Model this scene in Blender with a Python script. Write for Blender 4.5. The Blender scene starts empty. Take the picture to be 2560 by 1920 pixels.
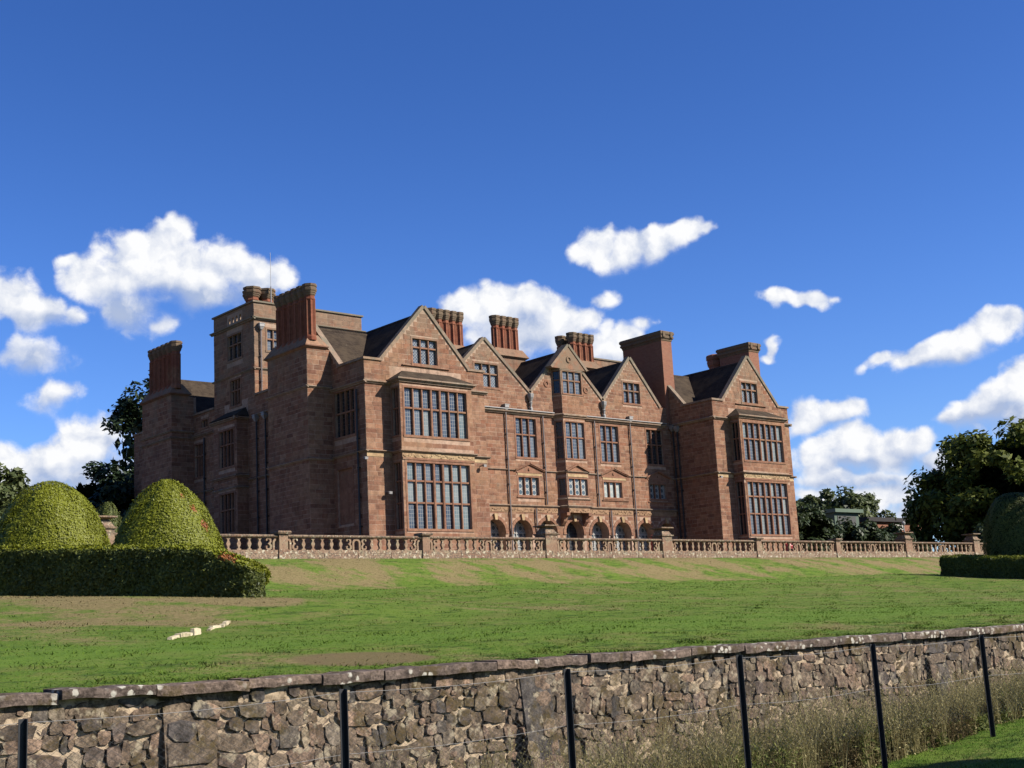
import bpy, math, random
import numpy as np
from mathutils import Vector, Matrix
from mathutils.geometry import tessellate_polygon

S = bpy.context.scene
COL = S.collection
rnd = random.Random(11)
rng = np.random.default_rng(11)

# ------------------------------------------------------------------ camera
M = np.array([[0.75636, -0.65203, -0.05275], [0.0852, 0.17814, -0.98031], [0.64858, 0.73697, 0.19029]])
cam = bpy.data.cameras.new("camera")
cam_o = bpy.data.objects.new("camera", cam)
COL.objects.link(cam_o)
cam.sensor_width = 36.0
cam.lens = 36.0 * 3250.0 / 2560.0
cam.clip_start = 0.1
cam.clip_end = 5000
_r, _d, _f = M
cam_o.matrix_world = Matrix(((_r[0], -_d[0], -_f[0], 0), (_r[1], -_d[1], -_f[1], 0), (_r[2], -_d[2], -_f[2], 0), (0, 0, 0, 1)))
S.camera = cam_o

# ------------------------------------------------------------------ sun, sky, exposure
SUN = Vector((0.70, -1.0, 0.84)).normalized()
sun_l = bpy.data.lights.new("sun", 'SUN')
sun_l.energy = 5.0
sun_l.angle = math.radians(0.53)
sun_l.color = (1.0, 0.93, 0.83)
sun_o = bpy.data.objects.new("sun", sun_l)
COL.objects.link(sun_o)
sun_o.rotation_euler = SUN.to_track_quat('Z', 'Y').to_euler()
sun_o.location = (60, -60, 80)

S.view_settings.view_transform = 'Standard'
S.view_settings.look = 'None'
S.view_settings.exposure = 1.1
S.view_settings.gamma = 1.0
S.view_settings.use_curve_mapping = False

BLOBS=[(0.4046,0.2746,0.0279,0.0207,-0.05,1),(0.4333,0.2907,0.0319,0.0239,0.12,1),(0.4521,0.3064,0.0239,0.0179,0.3,1),(0.4643,0.3153,0.0152,0.0136,-0.05,0.9),(0.4712,0.2864,0.0439,0.0259,-0.05,1),(0.4992,0.2919,0.0279,0.0191,-0.05,1),(0.5221,0.2799,0.0279,0.0191,-0.19,1),(0.547,0.2799,0.0199,0.016,-0.05,0.75),(0.4266,0.2497,0.0219,0.0219,-0.05,0.7),(0.4504,0.2449,0.014,0.01,-0.05,0.5),(0.3862,0.289,0.0136,0.0072,0.47,0.55),(0.492,0.2677,0.0319,0.014,-0.05,0.6),(0.3443,0.2606,0.0219,0.0199,-0.05,0.9),(0.3638,0.2481,0.0239,0.0179,-0.23,0.95),(0.3867,0.2437,0.014,0.01,-0.05,0.55),(0.3547,0.2178,0.0279,0.0168,-0.05,0.62),(0.3761,0.1874,0.0219,0.0132,0.12,0.6),(0.3376,0.2735,0.012,0.01,-0.05,0.6),(0.3467,0.1412,0.0279,0.0179,-0.05,0.9),(0.3719,0.1445,0.0279,0.0179,0.21,0.95),(0.3975,0.1561,0.0259,0.0199,0.21,1),(0.4154,0.1594,0.016,0.0179,-0.05,1),(0.3627,0.1246,0.0439,0.0239,-0.05,0.9),(0.4042,0.1308,0.0399,0.0239,-0.05,0.8),(0.6898,0.2516,0.0219,0.016,0.3,0.8),(0.7119,0.2541,0.0239,0.0168,0.21,1),(0.7339,0.253,0.0239,0.0179,-0.05,1),(0.759,0.2426,0.0259,0.0179,-0.23,1),(0.7788,0.2378,0.0179,0.014,-0.05,0.8),(0.8,0.2523,0.0152,0.0088,0.12,0.5),(0.7253,0.2303,0.0439,0.0219,-0.05,0.9),(0.7631,0.221,0.0239,0.016,-0.05,0.75),(0.8105,0.2214,0.0183,0.0175,0.3,1),(0.8257,0.2309,0.014,0.01,0.12,0.65),(0.7971,0.2117,0.0199,0.014,-0.05,0.8),(0.8383,0.23,0.01,0.0048,-0.05,0.3),(0.7936,0.2917,0.0191,0.0152,-0.05,0.95),(0.8171,0.2864,0.0279,0.0168,0.21,1),(0.8432,0.2913,0.0239,0.0144,0.33,1),(0.8658,0.2998,0.0191,0.0104,0.26,0.9),(0.8804,0.3002,0.008,0.0056,-0.05,0.6),(0.9358,0.2404,0.0128,0.008,-0.4,0.75),(0.9544,0.2333,0.0219,0.008,-0.16,0.75),(0.9731,0.2295,0.01,0.0036,-0.05,0.4),(0.9295,0.2036,0.0068,0.012,-0.31,0.75),(0.9239,0.1961,0.008,0.0048,-0.05,0.6),(1.0043,0.1852,0.0219,0.0072,0.16,0.75),(1.0329,0.1865,0.0319,0.012,0.16,0.95),(1.0598,0.1919,0.0279,0.0144,0.16,1),(1.0865,0.1986,0.0239,0.0136,0.21,1),(1.1013,0.2017,0.012,0.012,-0.05,0.9),(0.9444,0.1488,0.0199,0.0144,-0.05,0.95),(0.9651,0.1504,0.0219,0.0144,0.03,1),(0.9787,0.1509,0.014,0.012,-0.05,0.95),(1.0557,0.1425,0.0168,0.008,0.3,0.7),(1.074,0.148,0.0279,0.016,0.33,1),(1.0976,0.1587,0.0239,0.0168,0.21,1),(1.092,0.1393,0.0239,0.016,-0.05,0.9),(0.9519,0.1203,0.0219,0.0199,0.3,1),(0.9761,0.1252,0.0239,0.0191,-0.05,1),(1.0005,0.1179,0.0239,0.016,-0.05,1),(1.0247,0.1276,0.016,0.0128,0.3,0.9),(1.0376,0.1111,0.0191,0.012,-0.05,0.7),(0.9572,0.105,0.0319,0.0096,-0.05,0.8),(0.994,0.103,0.0399,0.0096,-0.05,0.75),(1.0266,0.1002,0.0239,0.0104,-0.05,0.6),(1.0127,0.1236,0.0239,0.016,-0.05,0.9),(0.9856,0.0866,0.0219,0.0152,-0.05,0.95),(1.0009,0.0905,0.0168,0.0128,-0.05,1),(0.9456,0.0897,0.0239,0.012,-0.05,0.6),(1.0109,0.0761,0.0199,0.012,-0.05,0.7)]
UNDER=[(1.0663,0.137,0.0359,0.012,0.33,1.0),(0.9783,0.113,0.0439,0.0088,-0.05,0.9),(1.0151,0.1149,0.0279,0.01,0.03,0.8),(0.447,0.2603,0.0558,0.016,-0.05,0.7),(0.7329,0.2352,0.0439,0.016,-0.05,0.5),(0.478,0.2641,0.0758,0.0179,-0.05,1),(0.43,0.2464,0.0279,0.0179,-0.05,0.7),(0.3672,0.2398,0.0279,0.0112,-0.19,0.8),(0.3627,0.1212,0.0479,0.0199,0.12,0.8),(0.409,0.1341,0.0319,0.0179,0.21,0.9),(0.358,0.2129,0.0319,0.016,-0.05,0.7),(0.7285,0.2212,0.0518,0.0191,-0.05,0.5),(0.8348,0.278,0.0479,0.0096,0.21,0.5),(1.0482,0.1762,0.0518,0.0088,0.19,0.7),(0.9607,0.1404,0.0319,0.0072,0.03,0.5),(1.079,0.1357,0.0359,0.0104,0.21,1.1),(0.9837,0.1005,0.0558,0.0096,-0.05,0.9),(1.0336,0.1047,0.0279,0.016,0.12,0.8),(0.9779,0.1095,0.0239,0.0064,0.12,0.5),(0.9913,0.0776,0.0319,0.008,-0.05,0.4),(0.3762,0.1797,0.0219,0.01,-0.05,0.6),(0.8039,0.2059,0.0239,0.01,-0.05,0.4)]

W = bpy.data.worlds.new("World")
S.world = W
W.use_nodes = True


class NT:
    """small helper for node trees"""
    def __init__(s, tree):
        s.t = tree

    def n(s, typ, ins=None, **attrs):
        nd = s.t.nodes.new('ShaderNode' + typ)
        for k, v in attrs.items():
            setattr(nd, k, v)
        if ins:
            for k, v in ins.items():
                sock = nd.inputs[k]
                if isinstance(v, bpy.types.NodeSocket):
                    s.t.links.new(v, sock)
                else:
                    sock.default_value = v
        return nd

    def m(s, op, a, b=None, c=None, clamp=False):
        nd = s.t.nodes.new('ShaderNodeMath')
        nd.operation = op
        nd.use_clamp = clamp
        for i, v in enumerate((a, b, c)):
            if v is None:
                continue
            if isinstance(v, bpy.types.NodeSocket):
                s.t.links.new(v, nd.inputs[i])
            else:
                nd.inputs[i].default_value = v
        return nd.outputs[0]

    def mix(s, f, a, b, mode='MIX'):
        nd = s.t.nodes.new('ShaderNodeMix')
        nd.data_type = 'RGBA'
        nd.blend_type = mode
        for sock, v in ((nd.inputs[0], f), (nd.inputs[6], a), (nd.inputs[7], b)):
            if isinstance(v, bpy.types.NodeSocket):
                s.t.links.new(v, sock)
            else:
                sock.default_value = v if not isinstance(v, tuple) else (v + (1,) if len(v) == 3 else v)
        return nd.outputs[2]

    def ss(s, x, lo, hi, a=0.0, b=1.0, smooth=True):
        nd = s.t.nodes.new('ShaderNodeMapRange')
        nd.interpolation_type = 'SMOOTHSTEP' if smooth else 'LINEAR'
        s.t.links.new(x, nd.inputs[0])
        for i, v in zip((1, 2, 3, 4), (lo, hi, a, b)):
            nd.inputs[i].default_value = v
        return nd.outputs[0]

    def noise(s, vec, scale, detail=4, rough=0.55, out=0, dim='3D'):
        nd = s.t.nodes.new('ShaderNodeTexNoise')
        nd.noise_dimensions = dim
        if vec is not None:
            s.t.links.new(vec, nd.inputs['Vector'])
        nd.inputs['Scale'].default_value = scale
        nd.inputs['Detail'].default_value = detail
        nd.inputs['Roughness'].default_value = rough
        return nd.outputs[out]

    def link(s, a, b):
        s.t.links.new(a, b)


def build_world():
    t = W.node_tree
    t.nodes.clear()
    k = NT(t)
    geo = k.n('TexCoord').outputs['Generated']
    sx = k.n('SeparateXYZ', {0: geo})
    az = k.m('ARCTAN2', sx.outputs[0], sx.outputs[1])
    el = k.m('ARCSINE', sx.outputs[2])
    p = k.n('CombineXYZ', {0: az, 1: el, 2: 0.0}).outputs[0]
    # domain warp keeps the cloud outlines ragged
    wn = k.n('VectorMath', {0: k.noise(p, 17.0, 3, 0.6, out=1), 1: (0.5, 0.5, 0.5)}, operation='SUBTRACT').outputs[0]
    pw = k.n('VectorMath', {0: wn, 1: (0.046, 0.036, 0.0), 2: p}, operation='MULTIPLY_ADD').outputs[0]

    def field(lst, src, sm=0.22):
        acc = None
        for i, (a, e, sa, se, rot, w) in enumerate(lst):
            if i and i % 5 == 0:      # keeps the evaluation in order, so few values are alive at once
                src = k.n('VectorMath', {0: acc, 1: (1e-9, 1e-9, 0.0), 2: src}, operation='MULTIPLY_ADD').outputs[0]
            mp = k.n('Mapping', {'Vector': src, 'Location': (a, e, 0), 'Rotation': (0, 0, rot), 'Scale': (sa * 1.07, se * 1.07, 1)}, vector_type='TEXTURE').outputs[0]
            ln = k.n('VectorMath', {0: mp}, operation='LENGTH').outputs['Value']
            v = k.m('MULTIPLY_ADD', ln, -w, w)
            acc = v if acc is None else k.m('SMOOTH_MAX', acc, v, sm)
        return acc
    extra = []
    r = random.Random(3)
    while len(extra) < 9:
        a = r.uniform(-3.1, 3.1)
        if 0.25 < a < 1.25 or abs(a - 2.53) < 0.25:
            continue
        extra.append((a, r.uniform(0.08, 0.45), r.uniform(0.05, 0.12), r.uniform(0.025, 0.05), r.uniform(-.1, .1), 1))
    D = field(BLOBS + extra, pw)
    U = field(UNDER, pw)
    psh = k.n('VectorMath', {0: p, 1: (0.0075, 0.0065, 0)}, operation='ADD').outputs[0]

    def billow(q):
        # cauliflower lumps: smooth cells at two sizes over a fine fractal
        v1 = k.n('TexVoronoi', {'Vector': q, 'Scale': 38.0, 'Smoothness': 0.35}, feature='SMOOTH_F1').outputs['Distance']
        v2 = k.n('TexVoronoi', {'Vector': q, 'Scale': 95.0, 'Smoothness': 0.35}, feature='SMOOTH_F1').outputs['Distance']
        f = k.m('MULTIPLY_ADD', v1, -0.45, k.m('MULTIPLY', v2, -0.22))
        return k.m('ADD', k.m('ADD', f, 0.28), k.m('MULTIPLY', k.m('SUBTRACT', k.noise(q, 34.0, 9, 0.64), 0.5), 1.0))
    wn2 = k.n('VectorMath', {0: k.noise(p, 60.0, 3, 0.6, out=1), 1: (0.5, 0.5, 0.5)}, operation='SUBTRACT').outputs[0]
    q1 = k.n('VectorMath', {0: wn2, 1: (0.012, 0.012, 0.0), 2: p}, operation='MULTIPLY_ADD').outputs[0]
    q2 = k.n('VectorMath', {0: wn2, 1: (0.012, 0.012, 0.0), 2: psh}, operation='MULTIPLY_ADD').outputs[0]
    n1, n2 = billow(q1), billow(q2)
    dens = k.m('MULTIPLY_ADD', n1, 0.85, D)
    uf = k.ss(k.m('MULTIPLY_ADD', n1, 0.5, U), -0.10, 0.70)
    alpha = k.m('MULTIPLY_ADD', uf, k.m('SUBTRACT', k.ss(dens, -0.18, 0.60), k.ss(dens, -0.04, 0.36)), k.ss(dens, -0.04, 0.36))
    relief = k.m('SUBTRACT', n1, n2)
    core = k.ss(dens, 0.15, 0.9)
    shade = k.m('MULTIPLY_ADD', relief, 1.5, k.m('MULTIPLY_ADD', core, 0.16, 0.72))
    shade = k.m('MULTIPLY_ADD', uf, -0.70, shade)
    shade = k.ss(shade, 0.05, 0.95, smooth=False)
    ccol = k.mix(shade, (0.42, 0.51, 0.72), (0.98, 0.985, 1.0))
    sky = k.n('TexSky', sky_type='NISHITA')
    sky.sun_disc = False
    sky.sun_elevation = math.radians(34.5)
    sky.sun_rotation = math.radians(145.0)
    sky.altitude = 0
    sky.air_density = 1.0
    sky.dust_density = 0.35
    sky.ozone_density = 4.0
    hs = k.n('HueSaturation', {'Color': sky.outputs[0], 'Hue': 0.508, 'Saturation': 1.2, 'Value': 1.0, 'Fac': 1.0})
    gain = k.ss(el, 0.13, 0.47, 1.14, 0.95)
    tint = k.mix(1.0, hs.outputs[0], (0.462, 0.535, 0.715), 'MULTIPLY')
    tint = k.mix(1.0, tint, k.n('CombineColor', {0: gain, 1: gain, 2: gain}).outputs[0], 'MULTIPLY')
    bg1 = k.n('Background', {'Color': tint, 'Strength': 0.1})
    bg2 = k.n('Background', {'Color': ccol, 'Strength': 0.47})
    mx = k.n('MixShader', {0: alpha, 1: bg1.outputs[0], 2: bg2.outputs[0]})
    out = k.n('OutputWorld')
    k.link(mx.outputs[0], out.inputs[0])


build_world()

# ------------------------------------------------------------------ object helpers
ORI = {}


def link(o, parent=None):
    COL.objects.link(o)
    if parent is not None:
        o.parent = parent
        ORI[o.name] = ORI[parent.name]
    return o


def tag(o, label=None, cat=None, group=None, kind=None):
    if label:
        o['label'] = label
    if cat:
        o['category'] = cat
    if group:
        o['group'] = group
    if kind:
        o['kind'] = kind
    return o


def thing(name, loc, label, cat, group=None):
    o = bpy.data.objects.new(name, None)
    o.location = loc
    o.empty_display_size = 0.3
    COL.objects.link(o)
    ORI[o.name] = Vector(loc)
    return tag(o, label, cat, group)


class MB:
    """collects faces in world coordinates, then becomes one mesh object"""
    def __init__(s):
        s.v, s.f, s.mi, s.cur = [], [], [], 0

    def add(s, vs, fs):
        b = len(s.v)
        s.v.extend([tuple(x) for x in vs])
        for f in fs:
            s.f.append(tuple(b + i for i in f))
            s.mi.append(s.cur)

    def hexa(s, p):
        s.add(p, [(0, 1, 2, 3), (7, 6, 5, 4), (0, 4, 5, 1), (1, 5, 6, 2), (2, 6, 7, 3), (3, 7, 4, 0)])

    def box(s, x0, x1, y0, y1, z0, z1):
        s.hexa([(x0, y0, z0), (x1, y0, z0), (x1, y1, z0), (x0, y1, z0), (x0, y0, z1), (x1, y0, z1), (x1, y1, z1), (x0, y1, z1)])

    def frust(s, c, a0, b0, z0, a1, b1, z1):
        x, y = c
        s.hexa([(x - a0, y - b0, z0), (x + a0, y - b0, z0), (x + a0, y + b0, z0), (x - a0, y + b0, z0),
                (x - a1, y - b1, z1), (x + a1, y - b1, z1), (x + a1, y + b1, z1), (x - a1, y + b1, z1)])

    def ring(s, prof, c, n=8, rot=0.0, cap=True):
        """lathe: prof = [(r, z)...] about the vertical through c"""
        b = len(s.v)
        for r, z in prof:
            for i in range(n):
                a = rot + 2 * math.pi * i / n
                s.v.append((c[0] + r * math.cos(a), c[1] + r * math.sin(a), z))
        for j in range(len(prof) - 1):
            for i in range(n):
                i2 = (i + 1) % n
                s.f.append((b + j * n + i, b + j * n + i2, b + (j + 1) * n + i2, b + (j + 1) * n + i))
                s.mi.append(s.cur)
        if cap:
            s.f.append(tuple(b + (len(prof) - 1) * n + i for i in range(n)))
            s.mi.append(s.cur)
            s.f.append(tuple(b + i for i in reversed(range(n))))
            s.mi.append(s.cur)

    def tube(s, pts, r, n=6):
        """tube along a polyline"""
        pts = [Vector(p) for p in pts]
        b = len(s.v)
        for i, p in enumerate(pts):
            d = (pts[min(i + 1, len(pts) - 1)] - pts[max(i - 1, 0)]).normalized()
            up = Vector((0, 0, 1)) if abs(d.z) < 0.9 else Vector((1, 0, 0))
            e1 = d.cross(up).normalized()
            e2 = d.cross(e1).normalized()
            rr = r[i] if isinstance(r, (list, tuple)) else r
            for j in range(n):
                a = 2 * math.pi * j / n
                s.v.append(tuple(p + e1 * (rr * math.cos(a)) + e2 * (rr * math.sin(a))))
        for i in range(len(pts) - 1):
            for j in range(n):
                j2 = (j + 1) % n
                s.f.append((b + i * n + j, b + i * n + j2, b + (i + 1) * n + j2, b + (i + 1) * n + j))
                s.mi.append(s.cur)
        for e, o in ((0, 1), (len(pts) - 1, -1)):
            s.f.append(tuple(b + e * n + j for j in range(n))[::o])
            s.mi.append(s.cur)

    def prism(s, poly, P, e1, e2, ex, d0, d1):
        """2-D polygon (in e1, e2 about P) extruded along ex from d0 to d1"""
        P, e1, e2, ex = Vector(P), Vector(e1), Vector(e2), Vector(ex)
        n = len(poly)
        a = [P + e1 * q[0] + e2 * q[1] + ex * d0 for q in poly]
        c = [P + e1 * q[0] + e2 * q[1] + ex * d1 for q in poly]
        tris = tessellate_polygon([[Vector((q[0], q[1], 0)) for q in poly]])
        fs = [tuple(t) for t in tris] + [tuple(n + i for i in reversed(t)) for t in tris]
        fs += [(i, (i + 1) % n, n + (i + 1) % n, n + i) for i in range(n)]
        s.add(a + c, fs)

    def mesh(s, name, mats, off=(0, 0, 0), smooth=False):
        me = bpy.data.meshes.new(name)
        o = Vector(off)
        me.from_pydata([tuple(Vector(p) - o) for p in s.v] if o.length else s.v, [], s.f)
        for m in (mats if isinstance(mats, (list, tuple)) else [mats]):
            me.materials.append(m)
        if any(s.mi):
            me.polygons.foreach_set('material_index', s.mi)
        if smooth:
            me.polygons.foreach_set('use_smooth', [True] * len(me.polygons))
        me.update()
        return me

    def build(s, name, mats, parent=None, smooth=False, loc=None, **kw):
        off = ORI[parent.name] if parent is not None else (Vector(loc) if loc is not None else Vector((0, 0, 0)))
        o = bpy.data.objects.new(name, s.mesh(name, mats, off, smooth))
        if parent is None and loc is not None:
            o.location = loc
        link(o, parent)
        if parent is None:
            ORI[o.name] = off
        return tag(o, **kw)


def np_mesh(name, V, F, mats, mi=None, smooth=False):
    """fast mesh from numpy arrays; F is (n,3) or (n,4)"""
    me = bpy.data.meshes.new(name)
    V = np.ascontiguousarray(V, dtype=np.float32)
    F = np.ascontiguousarray(F, dtype=np.int32)
    k = F.shape[1]
    me.vertices.add(len(V))
    me.vertices.foreach_set('co', V.ravel())
    me.loops.add(F.size)
    me.loops.foreach_set('vertex_index', F.ravel())
    me.polygons.add(len(F))
    me.polygons.foreach_set('loop_start', np.arange(0, F.size, k, dtype=np.int32))
    me.polygons.foreach_set('loop_total', np.full(len(F), k, dtype=np.int32))
    for m in (mats if isinstance(mats, (list, tuple)) else [mats]):
        me.materials.append(m)
    if mi is not None:
        me.polygons.foreach_set('material_index', np.ascontiguousarray(mi, dtype=np.int32))
    if smooth:
        me.polygons.foreach_set('use_smooth', np.ones(len(F), dtype=bool))
    me.update(calc_edges=True)
    return me


def np_obj(name, V, F, mats, parent=None, mi=None, smooth=False, loc=None, **kw):
    off = ORI[parent.name] if parent is not None else (Vector(loc) if loc is not None else Vector((0, 0, 0)))
    o = bpy.data.objects.new(name, np_mesh(name, np.asarray(V) - np.array(off), F, mats, mi, smooth))
    if parent is None and loc is not None:
        o.location = loc
    link(o, parent)
    if parent is None:
        ORI[o.name] = off
    return tag(o, **kw)


def proj(p):
    v = M @ np.asarray(p, float)
    return 1280 + 3250 * v[0] / v[2], 960 + 3250 * v[1] / v[2]

# ------------------------------------------------------------------ materials
def new_mat(name):
    m = bpy.data.materials.new(name)
    m.use_nodes = True
    t = m.node_tree
    t.nodes.clear()
    k = NT(t)
    out = k.n('OutputMaterial')
    b = k.n('BsdfPrincipled')
    k.link(b.outputs[0], out.inputs[0])
    return m, k, b


def setb(k, b, **kw):
    names = dict(col='Base Color', rough='Roughness', spec='Specular IOR Level', metal='Metallic', nrm='Normal')
    for n, v in kw.items():
        sock = b.inputs[names[n]]
        if isinstance(v, bpy.types.NodeSocket):
            k.link(v, sock)
        else:
            sock.default_value = (v + (1,)) if isinstance(v, tuple) and len(v) == 3 else v


def rand(k):
    """a random number per separate piece, whether it is an object or an island of one mesh"""
    a = k.n('ObjectInfo').outputs['Random']
    g = k.n('NewGeometry').outputs['Random Per Island']
    s = k.m('ADD', k.m('MULTIPLY', a, 37.7), k.m('MULTIPLY', g, 91.3))
    return k.n('TexWhiteNoise', {'W': s}, noise_dimensions='1D').outputs[0]


def ramp(k, f, stops):
    nd = k.n('ValToRGB')
    if isinstance(f, bpy.types.NodeSocket):
        k.link(f, nd.inputs[0])
    e = nd.color_ramp.elements
    while len(e) < len(stops):
        e.new(0.5)
    for el, (p, c) in zip(e, stops):
        el.position = p
        el.color = c + (1,)
    return nd.outputs[0]


def bump(k, h, strength=0.4, dist=0.02):
    return k.n('Bump', {'Height': h, 'Strength': strength, 'Distance': dist}).outputs[0]


def wpos(k):
    return k.n('NewGeometry').outputs['Position']


KS = 0.47


def dim(c, k=KS):
    return tuple(x * k for x in c)


def mat_sandstone(name, stops, lich=(0.30, 0.25, 0.18), lich_amt=0.5, rough=0.9, mortar=False):
    stops = [(p, dim(c)) for p, c in stops]
    lich = dim(lich)
    m, k, b = new_mat(name)
    P = wpos(k)
    base = ramp(k, rand(k), stops)
    n1 = k.noise(P, 0.55, 6, 0.62)
    n2 = k.noise(P, 3.2, 6, 0.7)
    n3 = k.noise(P, 22.0, 4, 0.7)
    c = k.mix(k.ss(n1, 0.35, 0.68), base, dim((0.36, 0.185, 0.12)) if not mortar else base, 'MIX')
    c = k.mix(0.4, base, c)
    hue = k.noise(P, 0.31, 5, 0.65)
    c = k.mix(k.ss(hue, 0.5, 0.68, 0, 0.55), c, dim((0.43, 0.255, 0.150)))
    c = k.mix(k.ss(hue, 0.44, 0.30, 0, 0.5), c, dim((0.27, 0.155, 0.115)))
    v = k.ss(n2, 0.22, 0.78, 0.55, 1.42, smooth=False)
    v = k.m('MULTIPLY', v, k.m('MULTIPLY_ADD', n3, 0.36, 0.82))
    c = k.mix(1.0, c, k.n('CombineColor', {0: v, 1: v, 2: v}).outputs[0], 'MULTIPLY')
    # grey-buff lichen gathers high up on the copings, gables and parapets
    z = k.n('SeparateXYZ', {0: P}).outputs[2]
    hz = k.ss(z, 15.5, 21.5)
    li = k.m('MULTIPLY', k.ss(k.m('MULTIPLY_ADD', hz, 0.20, k.noise(P, 1.3, 7, 0.68)), 0.54, 0.72), lich_amt)
    c = k.mix(li, c, lich)
    # dark water streaks
    st = k.n('Mapping', {'Vector': P, 'Scale': (2.6, 2.6, 0.22)}).outputs[0]
    ds = k.m('MULTIPLY', k.ss(k.noise(st, 1.0, 5, 0.6), 0.58, 0.78), 0.42)
    c = k.mix(ds, c, (0.045, 0.030, 0.023))
    h = k.m('ADD', k.m('MULTIPLY', n2, 0.6), k.m('MULTIPLY', n3, 0.4))
    setb(k, b, col=c, rough=rough, spec=0.02, nrm=bump(k, h, 0.5, 0.03))
    return m


def mat_simple(name, col, rough=0.8, var=0.25, scale=3.0, bmp=0.3, spec=0.25, metal=0.0, rnd_amt=0.0, col2=None):
    col = dim(col)
    col2 = dim(col2) if col2 else None
    m, k, b = new_mat(name)
    P = wpos(k)
    n = k.noise(P, scale, 6, 0.65)
    v = k.m('MULTIPLY_ADD', n, 2 * var, 1 - var)
    c = k.mix(1.0, col, k.n('CombineColor', {0: v, 1: v, 2: v}).outputs[0], 'MULTIPLY')
    if col2:
        c = k.mix(k.ss(k.noise(P, scale * 0.6, 5, 0.7), 0.45, 0.68), c, col2)
    if rnd_amt:
        r = k.m('MULTIPLY_ADD', rand(k), 2 * rnd_amt, 1 - rnd_amt)
        c = k.mix(1.0, c, k.n('CombineColor', {0: r, 1: r, 2: r}).outputs[0], 'MULTIPLY')
    setb(k, b, col=c, rough=rough, spec=spec, metal=metal)
    if bmp:
        setb(k, b, nrm=bump(k, k.noise(P, scale * 6, 4, 0.7), bmp, 0.01))
    return m


def mat_foliage(name, lo, hi, trans=0.25, rough=0.55, spec=0.25):
    m, k, b = new_mat(name)
    P = wpos(k)
    c = k.mix(rand(k), dim(lo, 0.73), dim(hi, 0.73))
    v = k.m('MULTIPLY_ADD', k.noise(P, 0.9, 4, 0.6), 0.9, 0.55)
    c = k.mix(1.0, c, k.n('CombineColor', {0: v, 1: v, 2: v}).outputs[0], 'MULTIPLY')
    setb(k, b, col=c, rough=rough, spec=spec)
    if trans:
        t = k.t
        tr = k.n('BsdfTranslucent', {'Color': c})
        mx = k.n('MixShader', {0: trans, 1: b.outputs[0], 2: tr.outputs[0]})
        out = [n for n in t.nodes if n.type == 'OUTPUT_MATERIAL'][0]
        k.link(mx.outputs[0], out.inputs[0])
    return m


STONE = mat_sandstone('pink_sandstone', [(0.0, (0.245, 0.130, 0.088)), (0.2, (0.34, 0.182, 0.118)), (0.5, (0.385, 0.212, 0.136)), (0.72, (0.445, 0.268, 0.172)), (0.86, (0.36, 0.168, 0.102)), (1.0, (0.225, 0.115, 0.080))])
ASHLAR = mat_sandstone('dressed_sandstone', [(0.0, (0.33, 0.172, 0.115)), (0.5, (0.37, 0.198, 0.130)), (1.0, (0.405, 0.215, 0.140))], lich_amt=0.6)
MORTAR = mat_sandstone('old_mortar', [(0.0, (0.58, 0.40, 0.29)), (1.0, (0.58, 0.40, 0.29))], lich=(0.44, 0.38, 0.28), lich_amt=0.35, mortar=True)
BUFF = mat_sandstone('buff_frieze_stone', [(0.0, (0.58, 0.41, 0.23)), (1.0, (0.64, 0.47, 0.28))], lich_amt=0.1, mortar=True)
COPING = mat_sandstone('weathered_coping', [(0.0, (0.36, 0.285, 0.215)), (1.0, (0.43, 0.34, 0.255))], lich=(0.27, 0.24, 0.18), lich_amt=0.9)
TERRA = mat_sandstone('balustrade_stone', [(0.0, (0.40, 0.23, 0.145)), (0.5, (0.44, 0.28, 0.18)), (1.0, (0.36, 0.19, 0.12))], lich=(0.45, 0.38, 0.26), lich_amt=0.0)
FLUE = mat_sandstone('red_chimney_brick', [(0.0, (0.30, 0.105, 0.066)), (1.0, (0.37, 0.142, 0.088))], lich=(0.40, 0.16, 0.10), lich_amt=0.2)
FLUECAP = mat_sandstone('chimney_cap_stone', [(0.0, (0.20, 0.115, 0.08)), (1.0, (0.28, 0.165, 0.115))], lich=(0.24, 0.19, 0.13), lich_amt=0.8)
LEAD = mat_simple('grey_lead', (0.40, 0.385, 0.37), 0.6, 0.3, 4.0, 0.2, 0.4, 0.2)
DARKMETAL = mat_simple('dark_iron', (0.035, 0.037, 0.042), 0.5, 0.3, 5.0, 0.1, 0.4, 0.3)
PIPE = mat_simple('painted_pipe', (0.27, 0.22, 0.20), 0.5, 0.35, 3.0, 0.1, 0.4, 0.1)
RED = mat_simple('red_paint', (0.55, 0.035, 0.03), 0.4, 0.1, 5.0, 0.0, 0.5)
WHITE = mat_simple('white_plaster', (0.62, 0.60, 0.55), 0.7, 0.1, 3.0, 0.1)
GREENROOF = mat_simple('green_sheet_roof', (0.16, 0.22, 0.16), 0.5, 0.12, 2.0, 0.0)
GREENWALL = mat_simple('green_boarding', (0.12, 0.17, 0.125), 0.7, 0.15, 2.0, 0.1)
DARKROOF = mat_simple('dark_felt_roof', (0.045, 0.04, 0.04), 0.8, 0.2, 2.0, 0.1)
BARK = mat_simple('bark', (0.075, 0.055, 0.04), 0.95, 0.4, 4.0, 0.6)


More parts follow.
